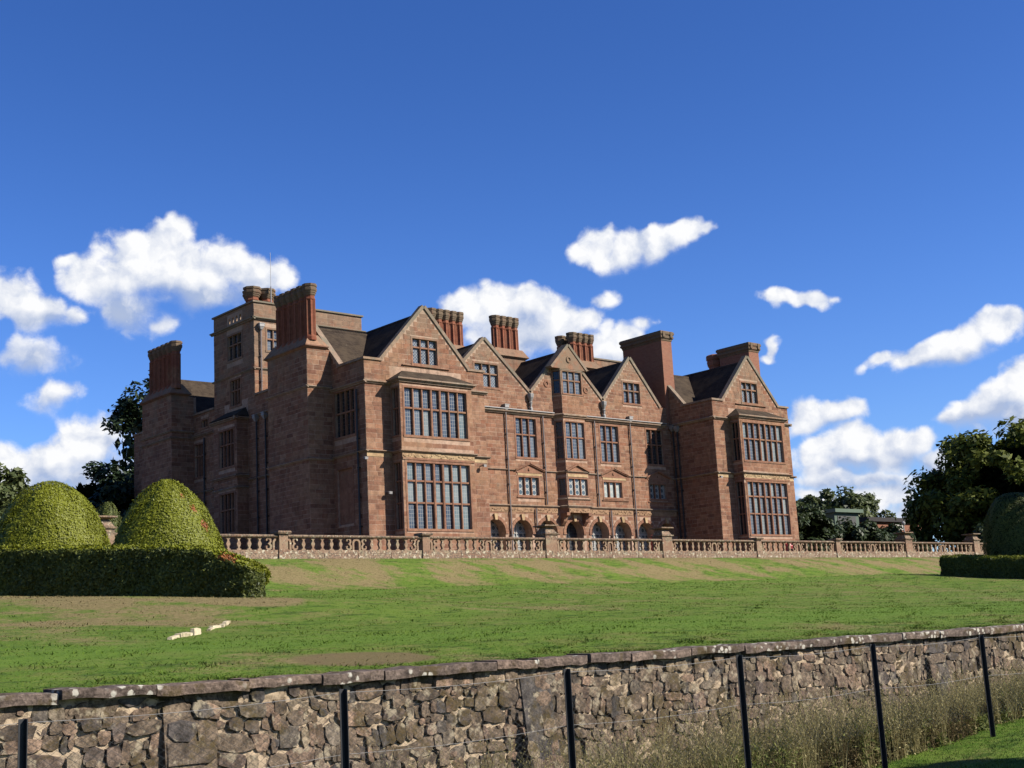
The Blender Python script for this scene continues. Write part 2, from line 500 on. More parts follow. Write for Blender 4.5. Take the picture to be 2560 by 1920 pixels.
def mat_roof():
    m, k, b = new_mat('stone_roof_tiles')
    P = wpos(k)
    sp = k.n('SeparateXYZ', {0: P})
    u = k.m('ADD', sp.outputs[0], sp.outputs[1])
    q = k.n('CombineXYZ', {0: u, 1: k.m('MULTIPLY', sp.outputs[2], 1.0), 2: 0.0}).outputs[0]
    br = k.n('TexBrick', {'Vector': q, 'Color1': (0.024, 0.018, 0.014, 1), 'Color2': (0.042, 0.032, 0.024, 1), 'Mortar': (0.012, 0.009, 0.008, 1), 'Scale': 1.0, 'Mortar Size': 0.012, 'Brick Width': 0.24, 'Row Height': 0.17, 'Bias': 0.0})
    n = k.noise(P, 1.4, 6, 0.65)
    c = k.mix(k.ss(n, 0.3, 0.7), br.outputs[0], (0.052, 0.039, 0.027))
    c = k.mix(k.ss(k.noise(P, 4.0, 5, 0.7), 0.66, 0.74), c, (0.16, 0.14, 0.105))
    h = k.m('ADD', k.m('MULTIPLY', br.outputs[1], -1.0), k.m('MULTIPLY', k.noise(P, 9.0, 4), 0.7))
    setb(k, b, col=c, rough=0.95, spec=0.06, nrm=bump(k, h, 0.3, 0.02))
    return m


ROOF = mat_roof()


def mat_brick():
    m, k, b = new_mat('red_brick')
    P = wpos(k)
    sp = k.n('SeparateXYZ', {0: P})
    u = k.m('ADD', sp.outputs[0], sp.outputs[1])
    q = k.n('CombineXYZ', {0: u, 1: sp.outputs[2], 2: 0.0}).outputs[0]
    br = k.n('TexBrick', {'Vector': q, 'Color1': (0.135, 0.046, 0.028, 1), 'Color2': (0.19, 0.076, 0.044, 1), 'Mortar': (0.20, 0.13, 0.09, 1), 'Scale': 1.0, 'Mortar Size': 0.008, 'Brick Width': 0.23, 'Row Height': 0.075, 'Bias': -0.1})
    n = k.noise(P, 1.6, 6, 0.65)
    c = k.mix(k.ss(n, 0.4, 0.75, 0, 0.6), br.outputs[0], (0.165, 0.085, 0.055))
    setb(k, b, col=c, rough=0.9, spec=0.2, nrm=bump(k, br.outputs[1], -0.3, 0.01))
    return m


BRICK = mat_brick()


def mat_glass(name, kind, dark, light, lead=(0.27, 0.28, 0.28), rough=0.10):
    """old leaded glass: panes of slightly different tilt and tone held in lead cames"""
    m, k, b = new_mat(name)
    uv = k.n('UVMap').outputs[0]
    P = wpos(k)
    r = rand(k)
    if kind == 'grid':
        br = k.n('TexBrick', {'Vector': uv, 'Color1': (0, 0, 0, 1), 'Color2': (1, 1, 1, 1), 'Mortar': (0.5, 0.5, 0.5, 1), 'Scale': 1.0, 'Mortar Size': 0.011, 'Brick Width': 0.165, 'Row Height': 0.235, 'Mortar Smooth': 0.1})
        br.offset = 0.0
        mask, tone = br.outputs[1], br.outputs[0]
    elif kind == 'diamond':
        mp = k.n('Mapping', {'Vector': uv, 'Rotation': (0, 0, math.radians(45))}).outputs[0]
        br = k.n('TexBrick', {'Vector': mp, 'Color1': (0, 0, 0, 1), 'Color2': (1, 1, 1, 1), 'Mortar': (0.5, 0.5, 0.5, 1), 'Scale': 1.0, 'Mortar Size': 0.012, 'Brick Width': 0.15, 'Row Height': 0.15})
        br.offset = 0.0
        mask, tone = br.outputs[1], br.outputs[0]
    else:
        sc = k.n('Mapping', {'Vector': uv, 'Scale': (1 / 0.44, 1 / 0.44, 1)}).outputs[0]
        fr = k.n('VectorMath', {0: sc}, operation='FRACTION').outputs[0]
        ce = k.n('VectorMath', {0: fr, 1: (0.5, 0.5, 0.0)}, operation='SUBTRACT').outputs[0]
        ln = k.n('VectorMath', {0: ce}, operation='LENGTH').outputs['Value']
        ringm = k.m('COMPARE', ln, 0.42, 0.055)
        edge = k.m('COMPARE', ln, 0.68, 0.16)
        mask = k.m('MAXIMUM', ringm, k.m('MULTIPLY', edge, 0.55))
        tone = k.noise(sc, 1.0, 1)
    tone = k.m('MULTIPLY_ADD', tone, 0.42, k.m('MULTIPLY', k.m('POWER', r, 1.6), 0.9)) if kind != 'circle' else k.m('MULTIPLY_ADD', r, 0.5, 0.25)
    c = k.mix(tone, dark, light)
    c = k.mix(k.ss(k.noise(P, 1.7, 3, 0.6), 0.52, 0.75, 0, 0.5), c, light)
    c = k.mix(mask, c, lead)
    c = k.mix(1.0, c, (0.45, 0.45, 0.45), 'MULTIPLY')
    wob = k.m('ADD', k.m('MULTIPLY', k.noise(P, 7.0, 2), 1.0), k.m('MULTIPLY', tone, 0.25))
    rg = k.m('MULTIPLY_ADD', mask, 0.5, rough)
    setb(k, b, col=c, rough=rg, spec=0.5, nrm=bump(k, wob, 0.25, 0.03))
    return m


G_GRID = mat_glass('leaded_glass', 'grid', (0.035, 0.055, 0.085), (0.17, 0.20, 0.23), lead=(0.30, 0.31, 0.31))
G_LIGHT = mat_glass('pale_leaded_glass', 'grid', (0.16, 0.22, 0.22), (0.33, 0.36, 0.34), lead=(0.36, 0.37, 0.36))
G_DIA = mat_glass('diamond_leaded_glass', 'diamond', (0.03, 0.05, 0.075), (0.20, 0.23, 0.25), lead=(0.33, 0.34, 0.34))
G_RING = mat_glass('ring_leaded_glass', 'circle', (0.05, 0.09, 0.10), (0.16, 0.20, 0.22), lead=(0.62, 0.60, 0.54))
G_BLIND = mat_glass('glass_with_blind', 'circle', (0.42, 0.47, 0.42), (0.62, 0.66, 0.60), lead=(0.62, 0.62, 0.56))
G_DARK = mat_glass('dark_leaded_glass', 'grid', (0.012, 0.014, 0.018), (0.05, 0.055, 0.06), lead=(0.07, 0.07, 0.07))


def mat_ground(name, mode):
    m, k, b = new_mat(name)
    P = wpos(k)
    sp = k.n('SeparateXYZ', {0: P})
    y, x = sp.outputs[1], sp.outputs[0]
    big = k.noise(P, 0.16, 5, 0.6)
    med = k.noise(P, 0.9, 6, 0.68)
    fine = k.noise(P, 9.0, 5, 0.75)
    vf = k.noise(P, 60.0, 3, 0.8)
    g = k.mix(k.ss(med, 0.3, 0.7), (0.066, 0.132, 0.011), (0.112, 0.178, 0.022))
    g = k.mix(k.ss(fine, 0.42, 0.72), g, (0.165, 0.205, 0.042))
    tus = k.n('Mapping', {'Vector': P, 'Scale': (1.6, 2.6, 2.0)}).outputs[0]
    g = k.mix(k.ss(k.noise(tus, 1.0, 6, 0.75), 0.49, 0.62, 0, 0.85), g, (0.038, 0.078, 0.009))
    g = k.mix(k.ss(k.noise(tus, 0.45, 7, 0.75), 0.50, 0.64, 0, 0.7), g, (0.165, 0.160, 0.050))
    dry = k.mix(k.ss(fine, 0.3, 0.7), (0.150, 0.108, 0.050), (0.265, 0.205, 0.100))
    if mode == 'lawn':
        # the steep bank under the balustrade is parched; lower down only worn patches are
        by = k.ss(y, 45.0, 51.5)
        nm = k.ss(med, 0.32, 0.68)
        nb = k.ss(big, 0.34, 0.66)
        stx = k.n('Mapping', {'Vector': P, 'Scale': (0.42, 0.22, 0.3)}).outputs[0]
        nst = k.ss(k.noise(stx, 1.0, 5, 0.62), 0.36, 0.64)
        # thin grass on the mound below the left hedge
        dx = k.m('DIVIDE', k.m('SUBTRACT', x, 12.5), 6.0)
        dy = k.m('DIVIDE', k.m('SUBTRACT', y, 30.5), 8.0)
        md = k.m('SQRT', k.m('ADD', k.m('MULTIPLY', dx, dx), k.m('MULTIPLY', dy, dy)))
        d = k.m('MULTIPLY_ADD', nst, 0.34, k.m('MULTIPLY', nm, 0.26))
        d = k.m('MULTIPLY_ADD', nb, 0.16, d)
        d = k.m('MULTIPLY_ADD', by, k.m('MULTIPLY_ADD', nst, 0.34, 0.12), d)
        lush = k.m('MAXIMUM', k.m('MULTIPLY', k.ss(y, 36.0, 39.5), k.ss(y, 46.5, 44.0)), k.m('MULTIPLY', k.ss(y, 14.6, 16.0), k.ss(y, 20.0, 17.5)))
        d = k.m('MULTIPLY_ADD', lush, -0.16, d)
        d = k.m('MULTIPLY_ADD', k.m('MULTIPLY', k.ss(y, 21.0, 25.0), k.ss(y, 37.0, 33.0)), 0.07, d)
        g = k.mix(k.m('MULTIPLY', lush, 0.55), g, (0.105, 0.185, 0.022))
        d = k.m('MULTIPLY_ADD', k.ss(y, 30.0, 43.0), 0.06, d)
        d = k.m('MULTIPLY_ADD', k.ss(md, 1.15, 0.7), 0.20, d)
        d = k.m('MULTIPLY_ADD', k.ss(fine, 0.3, 0.7), 0.20, d)
        d = k.m('MULTIPLY_ADD', k.ss(k.noise(P, 3.2, 4, 0.7), 0.32, 0.68), 0.12, d)
        # bare worn earth beside the coping
        ex = k.m('DIVIDE', k.m('SUBTRACT', x, 9.3), 1.1)
        ey = k.m('DIVIDE', k.m('SUBTRACT', y, 13.7), 0.95)
        em = k.m('ADD', k.m('MULTIPLY', ex, ex), k.m('MULTIPLY', ey, ey))
        earth = k.ss(k.m('MULTIPLY_ADD', med, 1.6, em), 1.75, 1.35)
        # bare soil beneath the end of the hedge
        hx_ = k.m('DIVIDE', k.m('SUBTRACT', x, 15.9), 1.2)
        hy_ = k.m('DIVIDE', k.m('SUBTRACT', y, 28.2), 1.9)
        hm = k.m('ADD', k.m('MULTIPLY', hx_, hx_), k.m('MULTIPLY', hy_, hy_))
        d = k.m('MULTIPLY_ADD', k.ss(k.m('MULTIPLY_ADD', med, 1.2, hm), 1.9, 1.2), 0.42, d)
        f = k.ss(d, 0.60, 1.0)
        c = k.mix(k.m('MULTIPLY', f, 0.9), g, dry)
        c = k.mix(k.m('MULTIPLY', earth, 0.85), c, (0.16, 0.115, 0.06))
    elif mode == 'bank':
        c = g
    elif mode == 'ditch':
        c = k.mix(k.ss(med, 0.4, 0.65), dry, (0.06, 0.075, 0.02))
    else:
        c = k.mix(k.ss(med, 0.35, 0.7), (0.17, 0.13, 0.09), (0.23, 0.18, 0.13))
    v = k.m('MULTIPLY_ADD', vf, 0.62, 0.46)
    c = k.mix(1.0, c, k.n('CombineColor', {0: v, 1: v, 2: v}).outputs[0], 'MULTIPLY')
    h = k.m('ADD', k.m('MULTIPLY', fine, 0.7), k.m('MULTIPLY', vf, 0.4))
    setb(k, b, col=c, rough=0.95, spec=0.1, nrm=bump(k, h, 0.8, 0.06))
    return m


LAWN = mat_ground('lawn_grass', 'lawn')
NEARBANK = mat_ground('near_grass', 'bank')
DITCH = mat_ground('rough_ditch', 'ditch')
GRAVEL = mat_ground('terrace_gravel', 'gravel')


def mat_rubble(name, coping=False):
    m, k, b = new_mat(name)
    P = wpos(k)
    r = rand(k)
    if coping:
        c = ramp(k, r, [(0, (0.072, 0.055, 0.045)), (0.5, (0.095, 0.072, 0.058)), (1, (0.115, 0.082, 0.062))])
    else:
        c = ramp(k, r, [(0, (0.062, 0.048, 0.036)), (0.25, (0.115, 0.086, 0.060)), (0.5, (0.088, 0.066, 0.047)), (0.7, (0.145, 0.098, 0.068)), (0.82, (0.048, 0.043, 0.040)), (1, (0.175, 0.135, 0.088))])
    n1 = k.noise(P, 7.0, 7, 0.72)
    n2 = k.noise(P, 30.0, 5, 0.75)
    v = k.m('MULTIPLY', k.ss(n1, 0.25, 0.75, 0.25, 1.7), k.ss(n2, 0.25, 0.75, 0.45, 1.5))
    c = k.mix(1.0, c, k.n('CombineColor', {0: v, 1: v, 2: v}).outputs[0], 'MULTIPLY')
    # moss and ochre lichen
    c = k.mix(k.m('MULTIPLY', k.ss(k.noise(P, 2.1, 7, 0.75), 0.50, 0.62), 0.75), c, (0.050, 0.036, 0.012))
    # pale crustose lichen in rounded patches
    xs = k.n('SeparateXYZ', {0: P}).outputs[0]
    if coping:
        amt = k.m('MAXIMUM', k.ss(xs, 11.0, 15.5, 0.15, 1.15), k.ss(xs, 7.4, 4.6, 0.0, 0.9))
        vo = k.n('TexVoronoi', {'Vector': P, 'Scale': 11.0, 'Randomness': 1.0})
        spot = k.ss(k.m('MULTIPLY_ADD', k.m('SUBTRACT', n2, 0.5), 0.6, vo.outputs['Distance']), 0.44, 0.30)
        pick = k.m('GREATER_THAN', k.m('MULTIPLY_ADD', amt, 0.75, k.n('SeparateColor', {0: vo.outputs['Color']}).outputs[0]), 0.98)
        pl = k.m('MULTIPLY', k.m('MULTIPLY', spot, pick), k.ss(k.noise(P, 1.6, 3, 0.5), 0.40, 0.55))
        c = k.mix(pl, c, (0.33, 0.31, 0.26))
    else:
        pl = k.ss(k.noise(P, 6.5, 5, 0.62), 0.56, 0.66)
        c = k.mix(k.m('MULTIPLY', pl, 0.62), c, (0.27, 0.23, 0.16))
    setb(k, b, col=c, rough=0.95, spec=0.15, nrm=bump(k, k.m('ADD', n1, k.m('MULTIPLY', n2, 0.6)), 0.9, 0.02))
    return m


RUBBLE = mat_rubble('rubble_stone')
WALLCOPE = mat_rubble('wall_coping', True)
LIME = mat_simple('lime_mortar', (0.66, 0.51, 0.345), 0.95, 0.6, 11.0, 1.0, 0.1, col2=(0.085, 0.058, 0.034))
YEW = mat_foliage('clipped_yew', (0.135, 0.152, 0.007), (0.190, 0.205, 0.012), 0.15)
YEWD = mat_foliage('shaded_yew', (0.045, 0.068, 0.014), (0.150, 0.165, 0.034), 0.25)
YEWB = mat_foliage('dead_yew_sprays', (0.22, 0.07, 0.02), (0.33, 0.12, 0.03), 0.1)
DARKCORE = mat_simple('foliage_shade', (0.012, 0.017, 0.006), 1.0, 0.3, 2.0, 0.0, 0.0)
CONIF = mat_foliage('dark_conifer', (0.012, 0.026, 0.010), (0.034, 0.055, 0.020), 0.12)
OAK = mat_foliage('broad_leaf', (0.032, 0.050, 0.009), (0.160, 0.180, 0.028), 0.25, 0.6, 0.1)
PALE = mat_foliage('pale_leaf', (0.060, 0.085, 0.026), (0.120, 0.145, 0.05), 0.3)
SHRUB = mat_foliage('dark_shrub', (0.018, 0.034, 0.010), (0.045, 0.065, 0.018), 0.15)
BLADE = mat_ground('grass_blade', 'lawn')
DRYB = mat_foliage('dry_weed', (0.19, 0.165, 0.065), (0.44, 0.385, 0.19), 0.3, 0.8, 0.1)
WEEDG = mat_foliage('green_weed', (0.085, 0.115, 0.024), (0.24, 0.255, 0.075), 0.3, 0.7, 0.15)
BROWNW = mat_foliage('withered_weed', (0.085, 0.066, 0.030), (0.22, 0.165, 0.080), 0.3, 0.8, 0.1)

# ------------------------------------------------------------------ ground
TZ = 4.25          # terrace level


def sstep(x, a, b):
    t = np.clip((np.asarray(x, float) - a) / (b - a), 0, 1)
    return t * t * (3 - 2 * t)


def seg_d(x, y, a, b):
    ax, ay = a
    bx, by = b
    dx, dy = bx - ax, by - ay
    t = np.clip(((x - ax) * dx + (y - ay) * dy) / (dx * dx + dy * dy), 0, 1)
    return np.hypot(x - ax - t * dx, y - ay - t * dy)


HL_A, HL_B = (17.25, 30.05), (10.9, 40.0)     # the left hedge
HR_A, HR_B = (58.0, 35.0), (58.0, 27.0)     # the right hedge


def lawn_h(x, y):
    x, y = np.asarray(x, float), np.asarray(y, float)
    z = -0.32 + 0.0756 * (y - 12.0)
    z = np.where(y > 44, 2.1 + (y - 44) * 0.0756, z)
    z = z + sstep(y, 45.5, 53.8) * (4.2 - 0.0756 * 42 + 0.32 - 0.02)
    z = np.minimum(z, 4.2)
    z = z + 0.20 * sstep(x, 19, 25) * sstep(y, 31, 39) * (1 - sstep(y, 39.5, 45.5)) + 0.05 * sstep(y, 13, 16) * (1 - sstep(y, 16.5, 20))
    z = z + 0.30 * sstep(-seg_d(x, y, HL_A, HL_B), -7.5, -1.5)
    z = z + 0.29 * sstep(-seg_d(x, y, HR_A, HR_B), -8.5, -1.5)
    w = np.sin(x * 0.37 + 1.3 * np.sin(y * 0.21)) * np.sin(y * 0.33 + 0.7) * 0.045 + np.sin(x * 1.1 + y * 0.6) * np.sin(y * 1.3) * 0.012
    return z + w * sstep(y, 12.3, 15) * sstep(-y, -53, -50)


def near_h(x, y):
    x, y = np.asarray(x, float), np.asarray(y, float)
    crest = np.clip(-1.99 + 0.08 * (x - 15.65), -2.5, -1.1)
    crest = crest * sstep(y, 2, 8) + (-1.65) * (1 - sstep(y, 2, 8))
    return crest - sstep(y, 10.75, 11.7) * 0.45


def grid_obj(name, xs, ys, fn, m, **kw):
    X, Y = np.meshgrid(np.asarray(xs), np.asarray(ys))
    Z = fn(X, Y)
    V = np.stack([X.ravel(), Y.ravel(), Z.ravel()], 1)
    nx, ny = len(xs), len(ys)
    i = np.arange(nx * ny).reshape(ny, nx)
    F = np.stack([i[:-1, :-1].ravel(), i[:-1, 1:].ravel(), i[1:, 1:].ravel(), i[1:, :-1].ravel()], 1)
    return np_obj(name, V, F, m, smooth=True, **kw)


xs = np.concatenate([np.arange(-400, -20, 20), np.arange(-20, 110, 0.6), np.arange(110, 700, 20)])
grid_obj('lawn', xs, np.arange(12.25, 54.25, 0.4), lawn_h, LAWN, kind='structure')
grid_obj('terrace', np.concatenate([np.arange(-900, -20, 40), np.arange(-20, 140, 4), np.arange(140, 1500, 40)]),
         np.concatenate([np.arange(54.1, 130, 4), np.arange(130, 2500, 80)]), lambda x, y: x * 0 + TZ, GRAVEL, kind='structure')
grid_obj('grass_bank', np.concatenate([np.arange(-400, -10, 20), np.arange(-10, 34, 0.4), np.arange(34, 700, 20)]),
         np.concatenate([np.arange(-400, -10, 20), np.arange(-10, 10.86, 0.4)]), near_h, NEARBANK, kind='structure')
grid_obj('ditch', np.concatenate([np.arange(-400, -10, 20), np.arange(-10, 34, 0.4), np.arange(34, 700, 20)]),
         np.arange(10.3, 12.35, 0.2), lambda x, y: near_h(x, y) - 0.006, DITCH, kind='structure')

# ------------------------------------------------------------------ the house
HOUSE = thing('manor_house', (66.0, 69.0, TZ), 'large pink sandstone mansion with gables, bay windows and tall brick chimneys', 'house')


class Fr:
    """a wall plane: u runs along it, z up, o outwards"""
    def __init__(s, P0, U, N):
        s.P, s.U, s.N = Vector(P0), Vector(U).normalized(), Vector(N).normalized()

    def p(s, u, z, o=0.0):
        return s.P + s.U * u + s.N * o + Vector((0, 0, z))

    def box(s, mb, u0, u1, z0, z1, o0, o1):
        mb.hexa([s.p(u0, z0, o1), s.p(u1, z0, o1), s.p(u1, z0, o0), s.p(u0, z0, o0), s.p(u0, z1, o1), s.p(u1, z1, o1), s.p(u1, z1, o0), s.p(u0, z1, o0)])

    def poly(s, mb, poly, o0, o1):
        mb.prism(poly, s.P, s.U, (0, 0, 1), s.N, o0, o1)


def south(y):
    return Fr((0, y, 0), (1, 0, 0), (0, -1, 0))


def west(x):
    return Fr((x, 0, 0), (0, 1, 0), (-1, 0, 0))


def east(x):
    return Fr((x, 0, 0), (0, 1, 0), (1, 0, 0))


def span(poly, z):
    xs_ = []
    n = len(poly)
    for i in range(n):
        (a, b), (c, d) = poly[i], poly[(i + 1) % n]
        if (b <= z <= d) or (d <= z <= b):
            if abs(d - b) < 1e-9:
                xs_ += [a, c]
            else:
                xs_.append(a + (c - a) * (z - b) / (d - b))
    return (min(xs_), max(xs_)) if xs_ else None


STONES = []      # (four front corners, frame, proud, wall, score)


def lay(fr, zone, holes, wall, hmin=0.24, hmax=0.36, lmin=0.38, lmax=0.86, gap=0.011, score=1.0, proud=(0.004, 0.016)):
    z = min(q[1] for q in zone)
    zt = max(q[1] for q in zone)
    while z < zt - 0.08:
        h = min(rnd.uniform(hmin, hmax), zt - z)
        if zt - z - h < 0.12:
            h = zt - z
        a, b = span(zone, z + 0.002), span(zone, z + h - 0.002)
        if not a or not b:
            z += h
            continue
        iv = [(max(a[0], b[0]), min(a[1], b[1]))]
        for hp in holes:
            hz0, hz1 = min(q[1] for q in hp), max(q[1] for q in hp)
            if hz1 <= z + 0.01 or hz0 >= z + h - 0.01:
                continue
            sp_ = [span(hp, min(max(zz, hz0 + 1e-4), hz1 - 1e-4)) for zz in (z, z + h / 2, z + h)]
            lo, hi = min(q[0] for q in sp_ if q), max(q[1] for q in sp_ if q)
            nv = []
            for s0, s1 in iv:
                if hi <= s0 or lo >= s1:
                    nv.append((s0, s1))
                else:
                    if lo - s0 > 0.06:
                        nv.append((s0, lo))
                    if s1 - hi > 0.06:
                        nv.append((hi, s1))
            iv = nv
        for s0, s1 in iv:
            u = s0
            while u < s1 - 0.05:
                l = rnd.uniform(lmin, lmax)
                if s1 - u - l < 0.22:
                    l = s1 - u
                e = min(u + l, s1)
                j = [rnd.uniform(-0.004, 0.004) for _ in range(4)]
                g = gap * rnd.uniform(0.45, 1.1)
                STONES.append(([(u + g, z + g + j[0]), (e - g, z + g + j[1]), (e - g, z + h - g + j[2]), (u + g, z + h - g + j[3])], fr, rnd.uniform(*proud), wall, score))
                u = e
        z += h


def facade(fr, outer, holes=(), name='wall', depth=0.24, mat=None):
    """wall face with real openings and reveals; holes = [(polygon, depth or None)]"""
    mb = MB()
    loops = [outer] + [h[0] for h in holes]
    flat = [q for l in loops for q in l]
    tris = tessellate_polygon([[Vector((q[0], q[1], 0)) for q in l] for l in loops])
    mb.add([fr.p(q[0], q[1]) for q in flat], [tuple(t) for t in tris])
    for hp, dp in holes:
        n = len(hp)
        d = dp or depth
        mb.add([fr.p(q[0], q[1]) for q in hp] + [fr.p(q[0], q[1], -d) for q in hp], [(i, (i + 1) % n, n + (i + 1) % n, n + i) for i in range(n)])
    return mb.build(name, mat or MORTAR, HOUSE)


def rect(u0, u1, z0, z1):
    return [(u0, z0), (u1, z0), (u1, z1), (u0, z1)]


def arch(uc, r, zs, z0, n=14):
    return [(uc - r, z0), (uc + r, z0)] + [(uc + r * math.cos(math.pi * i / n), zs + r * math.sin(math.pi * i / n)) for i in range(n + 1)]


def pane_obj(fr, poly, o, gm, parent, name='pane'):
    """a pane as a thin slab with its own uv in metres"""
    n = len(poly)
    vs = [fr.p(q[0], q[1], o) for q in poly] + [fr.p(q[0], q[1], o - 0.02) for q in poly]
    off = ORI[parent.name]
    me = bpy.data.meshes.new(name)
    fs = [tuple(range(n))] + [tuple(n + i for i in reversed(range(n)))] + [(i, n + i, n + (i + 1) % n, (i + 1) % n) for i in range(n)]
    me.from_pydata([tuple(v - off) for v in vs], [], fs)
    uvl = me.uv_layers.new(name='UVMap')
    u0, z0 = min(q[0] for q in poly), min(q[1] for q in poly)
    if gm.name.startswith('ring') or gm.name.startswith('glass_with'):
        uc = (min(q[0] for q in poly) + max(q[0] for q in poly)) / 2
        u0 = uc - 0.22
    for lp in me.loops:
        q = poly[lp.vertex_index % n]
        uvl.data[lp.index].uv = (q[0] - u0 + 0.003, q[1] - z0 + 0.003)
    me.materials.append(gm)
    o_ = bpy.data.objects.new(name, me)
    return link(o_, parent)


def window(fr, u0, u1, z0, z1, nl, trans=(), gm=None, mull=0.10, deep=0.21, heavy=(), label=None, sill=True, light_gm=None, sur=0.13):
    """stone mullioned window: surround, mullions and transoms, one pane per light"""
    mb = MB()
    e = 0.004
    fr.box(mb, u0 - sur, u0 + e, z0 - sur, z1 + sur, -0.02, 0.028)
    fr.box(mb, u1 - e, u1 + sur, z0 - sur, z1 + sur, -0.02, 0.028)
    fr.box(mb, u0 + e, u1 - e, z1 - e, z1 + sur, -0.02, 0.026)
    if sill:
        fr.box(mb, u0 - sur - 0.02, u1 + sur + 0.02, z0 - sur - 0.02, z0 + e, -0.2, 0.05)
    else:
        fr.box(mb, u0 + e, u1 - e, z0 - sur, z0 + e, -0.2, 0.026)
    st = (u1 - u0) / nl
    us = [u0 + st * i for i in range(nl + 1)]
    zs = [z0] + sorted(trans) + [z1]
    for i in range(1, nl):
        w = mull * (1.45 if i in heavy else 1.0) / 2
        fr.poly(mb, rect(us[i] - w, us[i] + w, z0, z1), -deep, -0.045 if i not in heavy else -0.02)
        fr.box(mb, us[i] - w * 0.55, us[i] + w * 0.55, z0 + 0.01, z1 - 0.01, -0.05, -0.028 if i not in heavy else -0.006)
    for t in trans:
        fr.box(mb, u0 + 0.002, u1 - 0.002, t - mull * 0.5, t + mull * 0.5, -deep - 0.004, -0.055)
    w_o = mb.build('window', ASHLAR, HOUSE)
    if label:
        w_o['label'] = label
    for i in range(nl):
        for j in range(len(zs) - 1):
            g = gm or G_GRID
            if light_gm and rnd.random() < light_gm[1]:
                g = light_gm[0]
            tz = rnd.uniform(-0.004, 0.004)
            pane_obj(fr, rect(us[i] + 0.01, us[i + 1] - 0.01, zs[j] + 0.012, zs[j + 1] - 0.012), -deep + 0.02 + tz, g, w_o)
    return w_o


def slabs(name, m, *boxes):
    """each box a part of its own; a box is (frame, u0, u1, z0, z1, o0, o1)"""
    for f_, *b_ in boxes:
        mb = MB()
        f_.box(mb, *b_)
        mb.build(name, m, HOUSE)


def mould(fr, u0, u1, z, h=0.14, out=0.16, name='string_course', m=None, mb=None, body=0.05):
    """projecting stone moulding of three stepped members with a sloping top"""
    own = mb is None
    mb = mb or MB()
    mb.prism([(0, 0), (out * 0.45, 0.0), (out * 0.55, h * 0.35), (out * 0.95, h * 0.5), (out, h * 0.62), (out, h * 0.86), (0, h * 1.25)], fr.p(u0, z), fr.N, (0, 0, 1), fr.U, 0, u1 - u0)
    if own:
        return mb.build(name, m or COPING, HOUSE)


def gable_coping(fr, pts, w_out=0.09, w_in=0.34, th=0.17):
    """raised coping along a chain of points (foot, apex, foot ...)"""
    mb = MB()
    for (a, b) in zip(pts[:-1], pts[1:]):
        A, B = Vector(a), Vector(b)
        d = (B - A).normalized()
        n = Vector((-d.y, d.x))
        if n.y < 0:
            n = -n
        q = [A - n * 0.05, B - n * 0.05, B + n * th, A + n * th]
        fr.poly(mb, [tuple(x) for x in q], -w_in, w_out)
    return mb.build('gable_coping', COPING, HOUSE)


def flue_row(base_o, pts, z0, z1, r=0.29, group=None):
    """octagonal brick flues with corbelled caps, each a part of its stack"""
    for i, (x, y) in enumerate(pts):
        mb = MB()
        t = 0.004 * (i % 3)
        H = z1 - z0
        prof = [(r * 1.22, z0), (r * 1.22, z0 + 0.22), (r * 0.98, z0 + 0.40), (r * 0.98, z1 - 1.08), (r * 1.16, z1 - 1.02), (r * 1.16, z1 - 0.94), (r * 1.0, z1 - 0.90), (r * 1.02, z1 - 0.76)]
        rot = math.pi / 8
        mb.ring(prof, (x, y), 8, rot)
        # ribs on the arrises give the star plan
        for a in range(8):
            an = rot + a * math.pi / 4
            cx, cy = x + (r * 0.98) * math.cos(an), y + (r * 0.98) * math.sin(an)
            mb.ring([(0.050, z0 + 0.3), (0.050, z1 - 1.0)], (cx, cy), 4, an, False)
        mb.cur = 1
        mb.ring([(r * 1.03, z1 - 0.78), (r * 1.2, z1 - 0.70), (r * 1.2, z1 - 0.64), (r * 1.34, z1 - 0.58), (r * 1.34, z1 - 0.52), (r * 1.5, z1 - 0.44), (r * 1.52, z1 - 0.28), (r * 1.4, z1 - 0.245),
                 (r * 1.4, z1 - 0.21), (r * 1.54, z1 - 0.17), (r * 1.54, z1 - 0.02 + t), (r * 1.3, z1 + t), (r * 0.8, z1 + 0.004 + t)], (x, y), 8, rot)
        mb.build('flue', [FLUE, FLUECAP], base_o)


def stack_base(x0, x1, y0, y1, zb, zc, zt, sh, m=STONE, name='chimney_stack'):
    """plain shaft to a cornice at zc, then a weathered slope up to the flues"""
    mb = MB()
    mb.box(x0, x1, y0, y1, zb, zc)
    c = ((x0 + x1) / 2, (y0 + y1) / 2)
    hx, hy = (x1 - x0) / 2, (y1 - y0) / 2
    mb.frust(c, hx + 0.04, hy + 0.04, zc, hx + 0.20, hy + 0.20, zc + 0.12)
    mb.frust(c, hx + 0.22, hy + 0.22, zc + 0.122, hx + 0.20, hy + 0.20, zc + 0.2)
    mb.frust(c, hx + 0.18, hy + 0.18, zc + 0.202, hx - sh[0], hy - sh[1], zt)
    return mb.build(name, m, HOUSE)


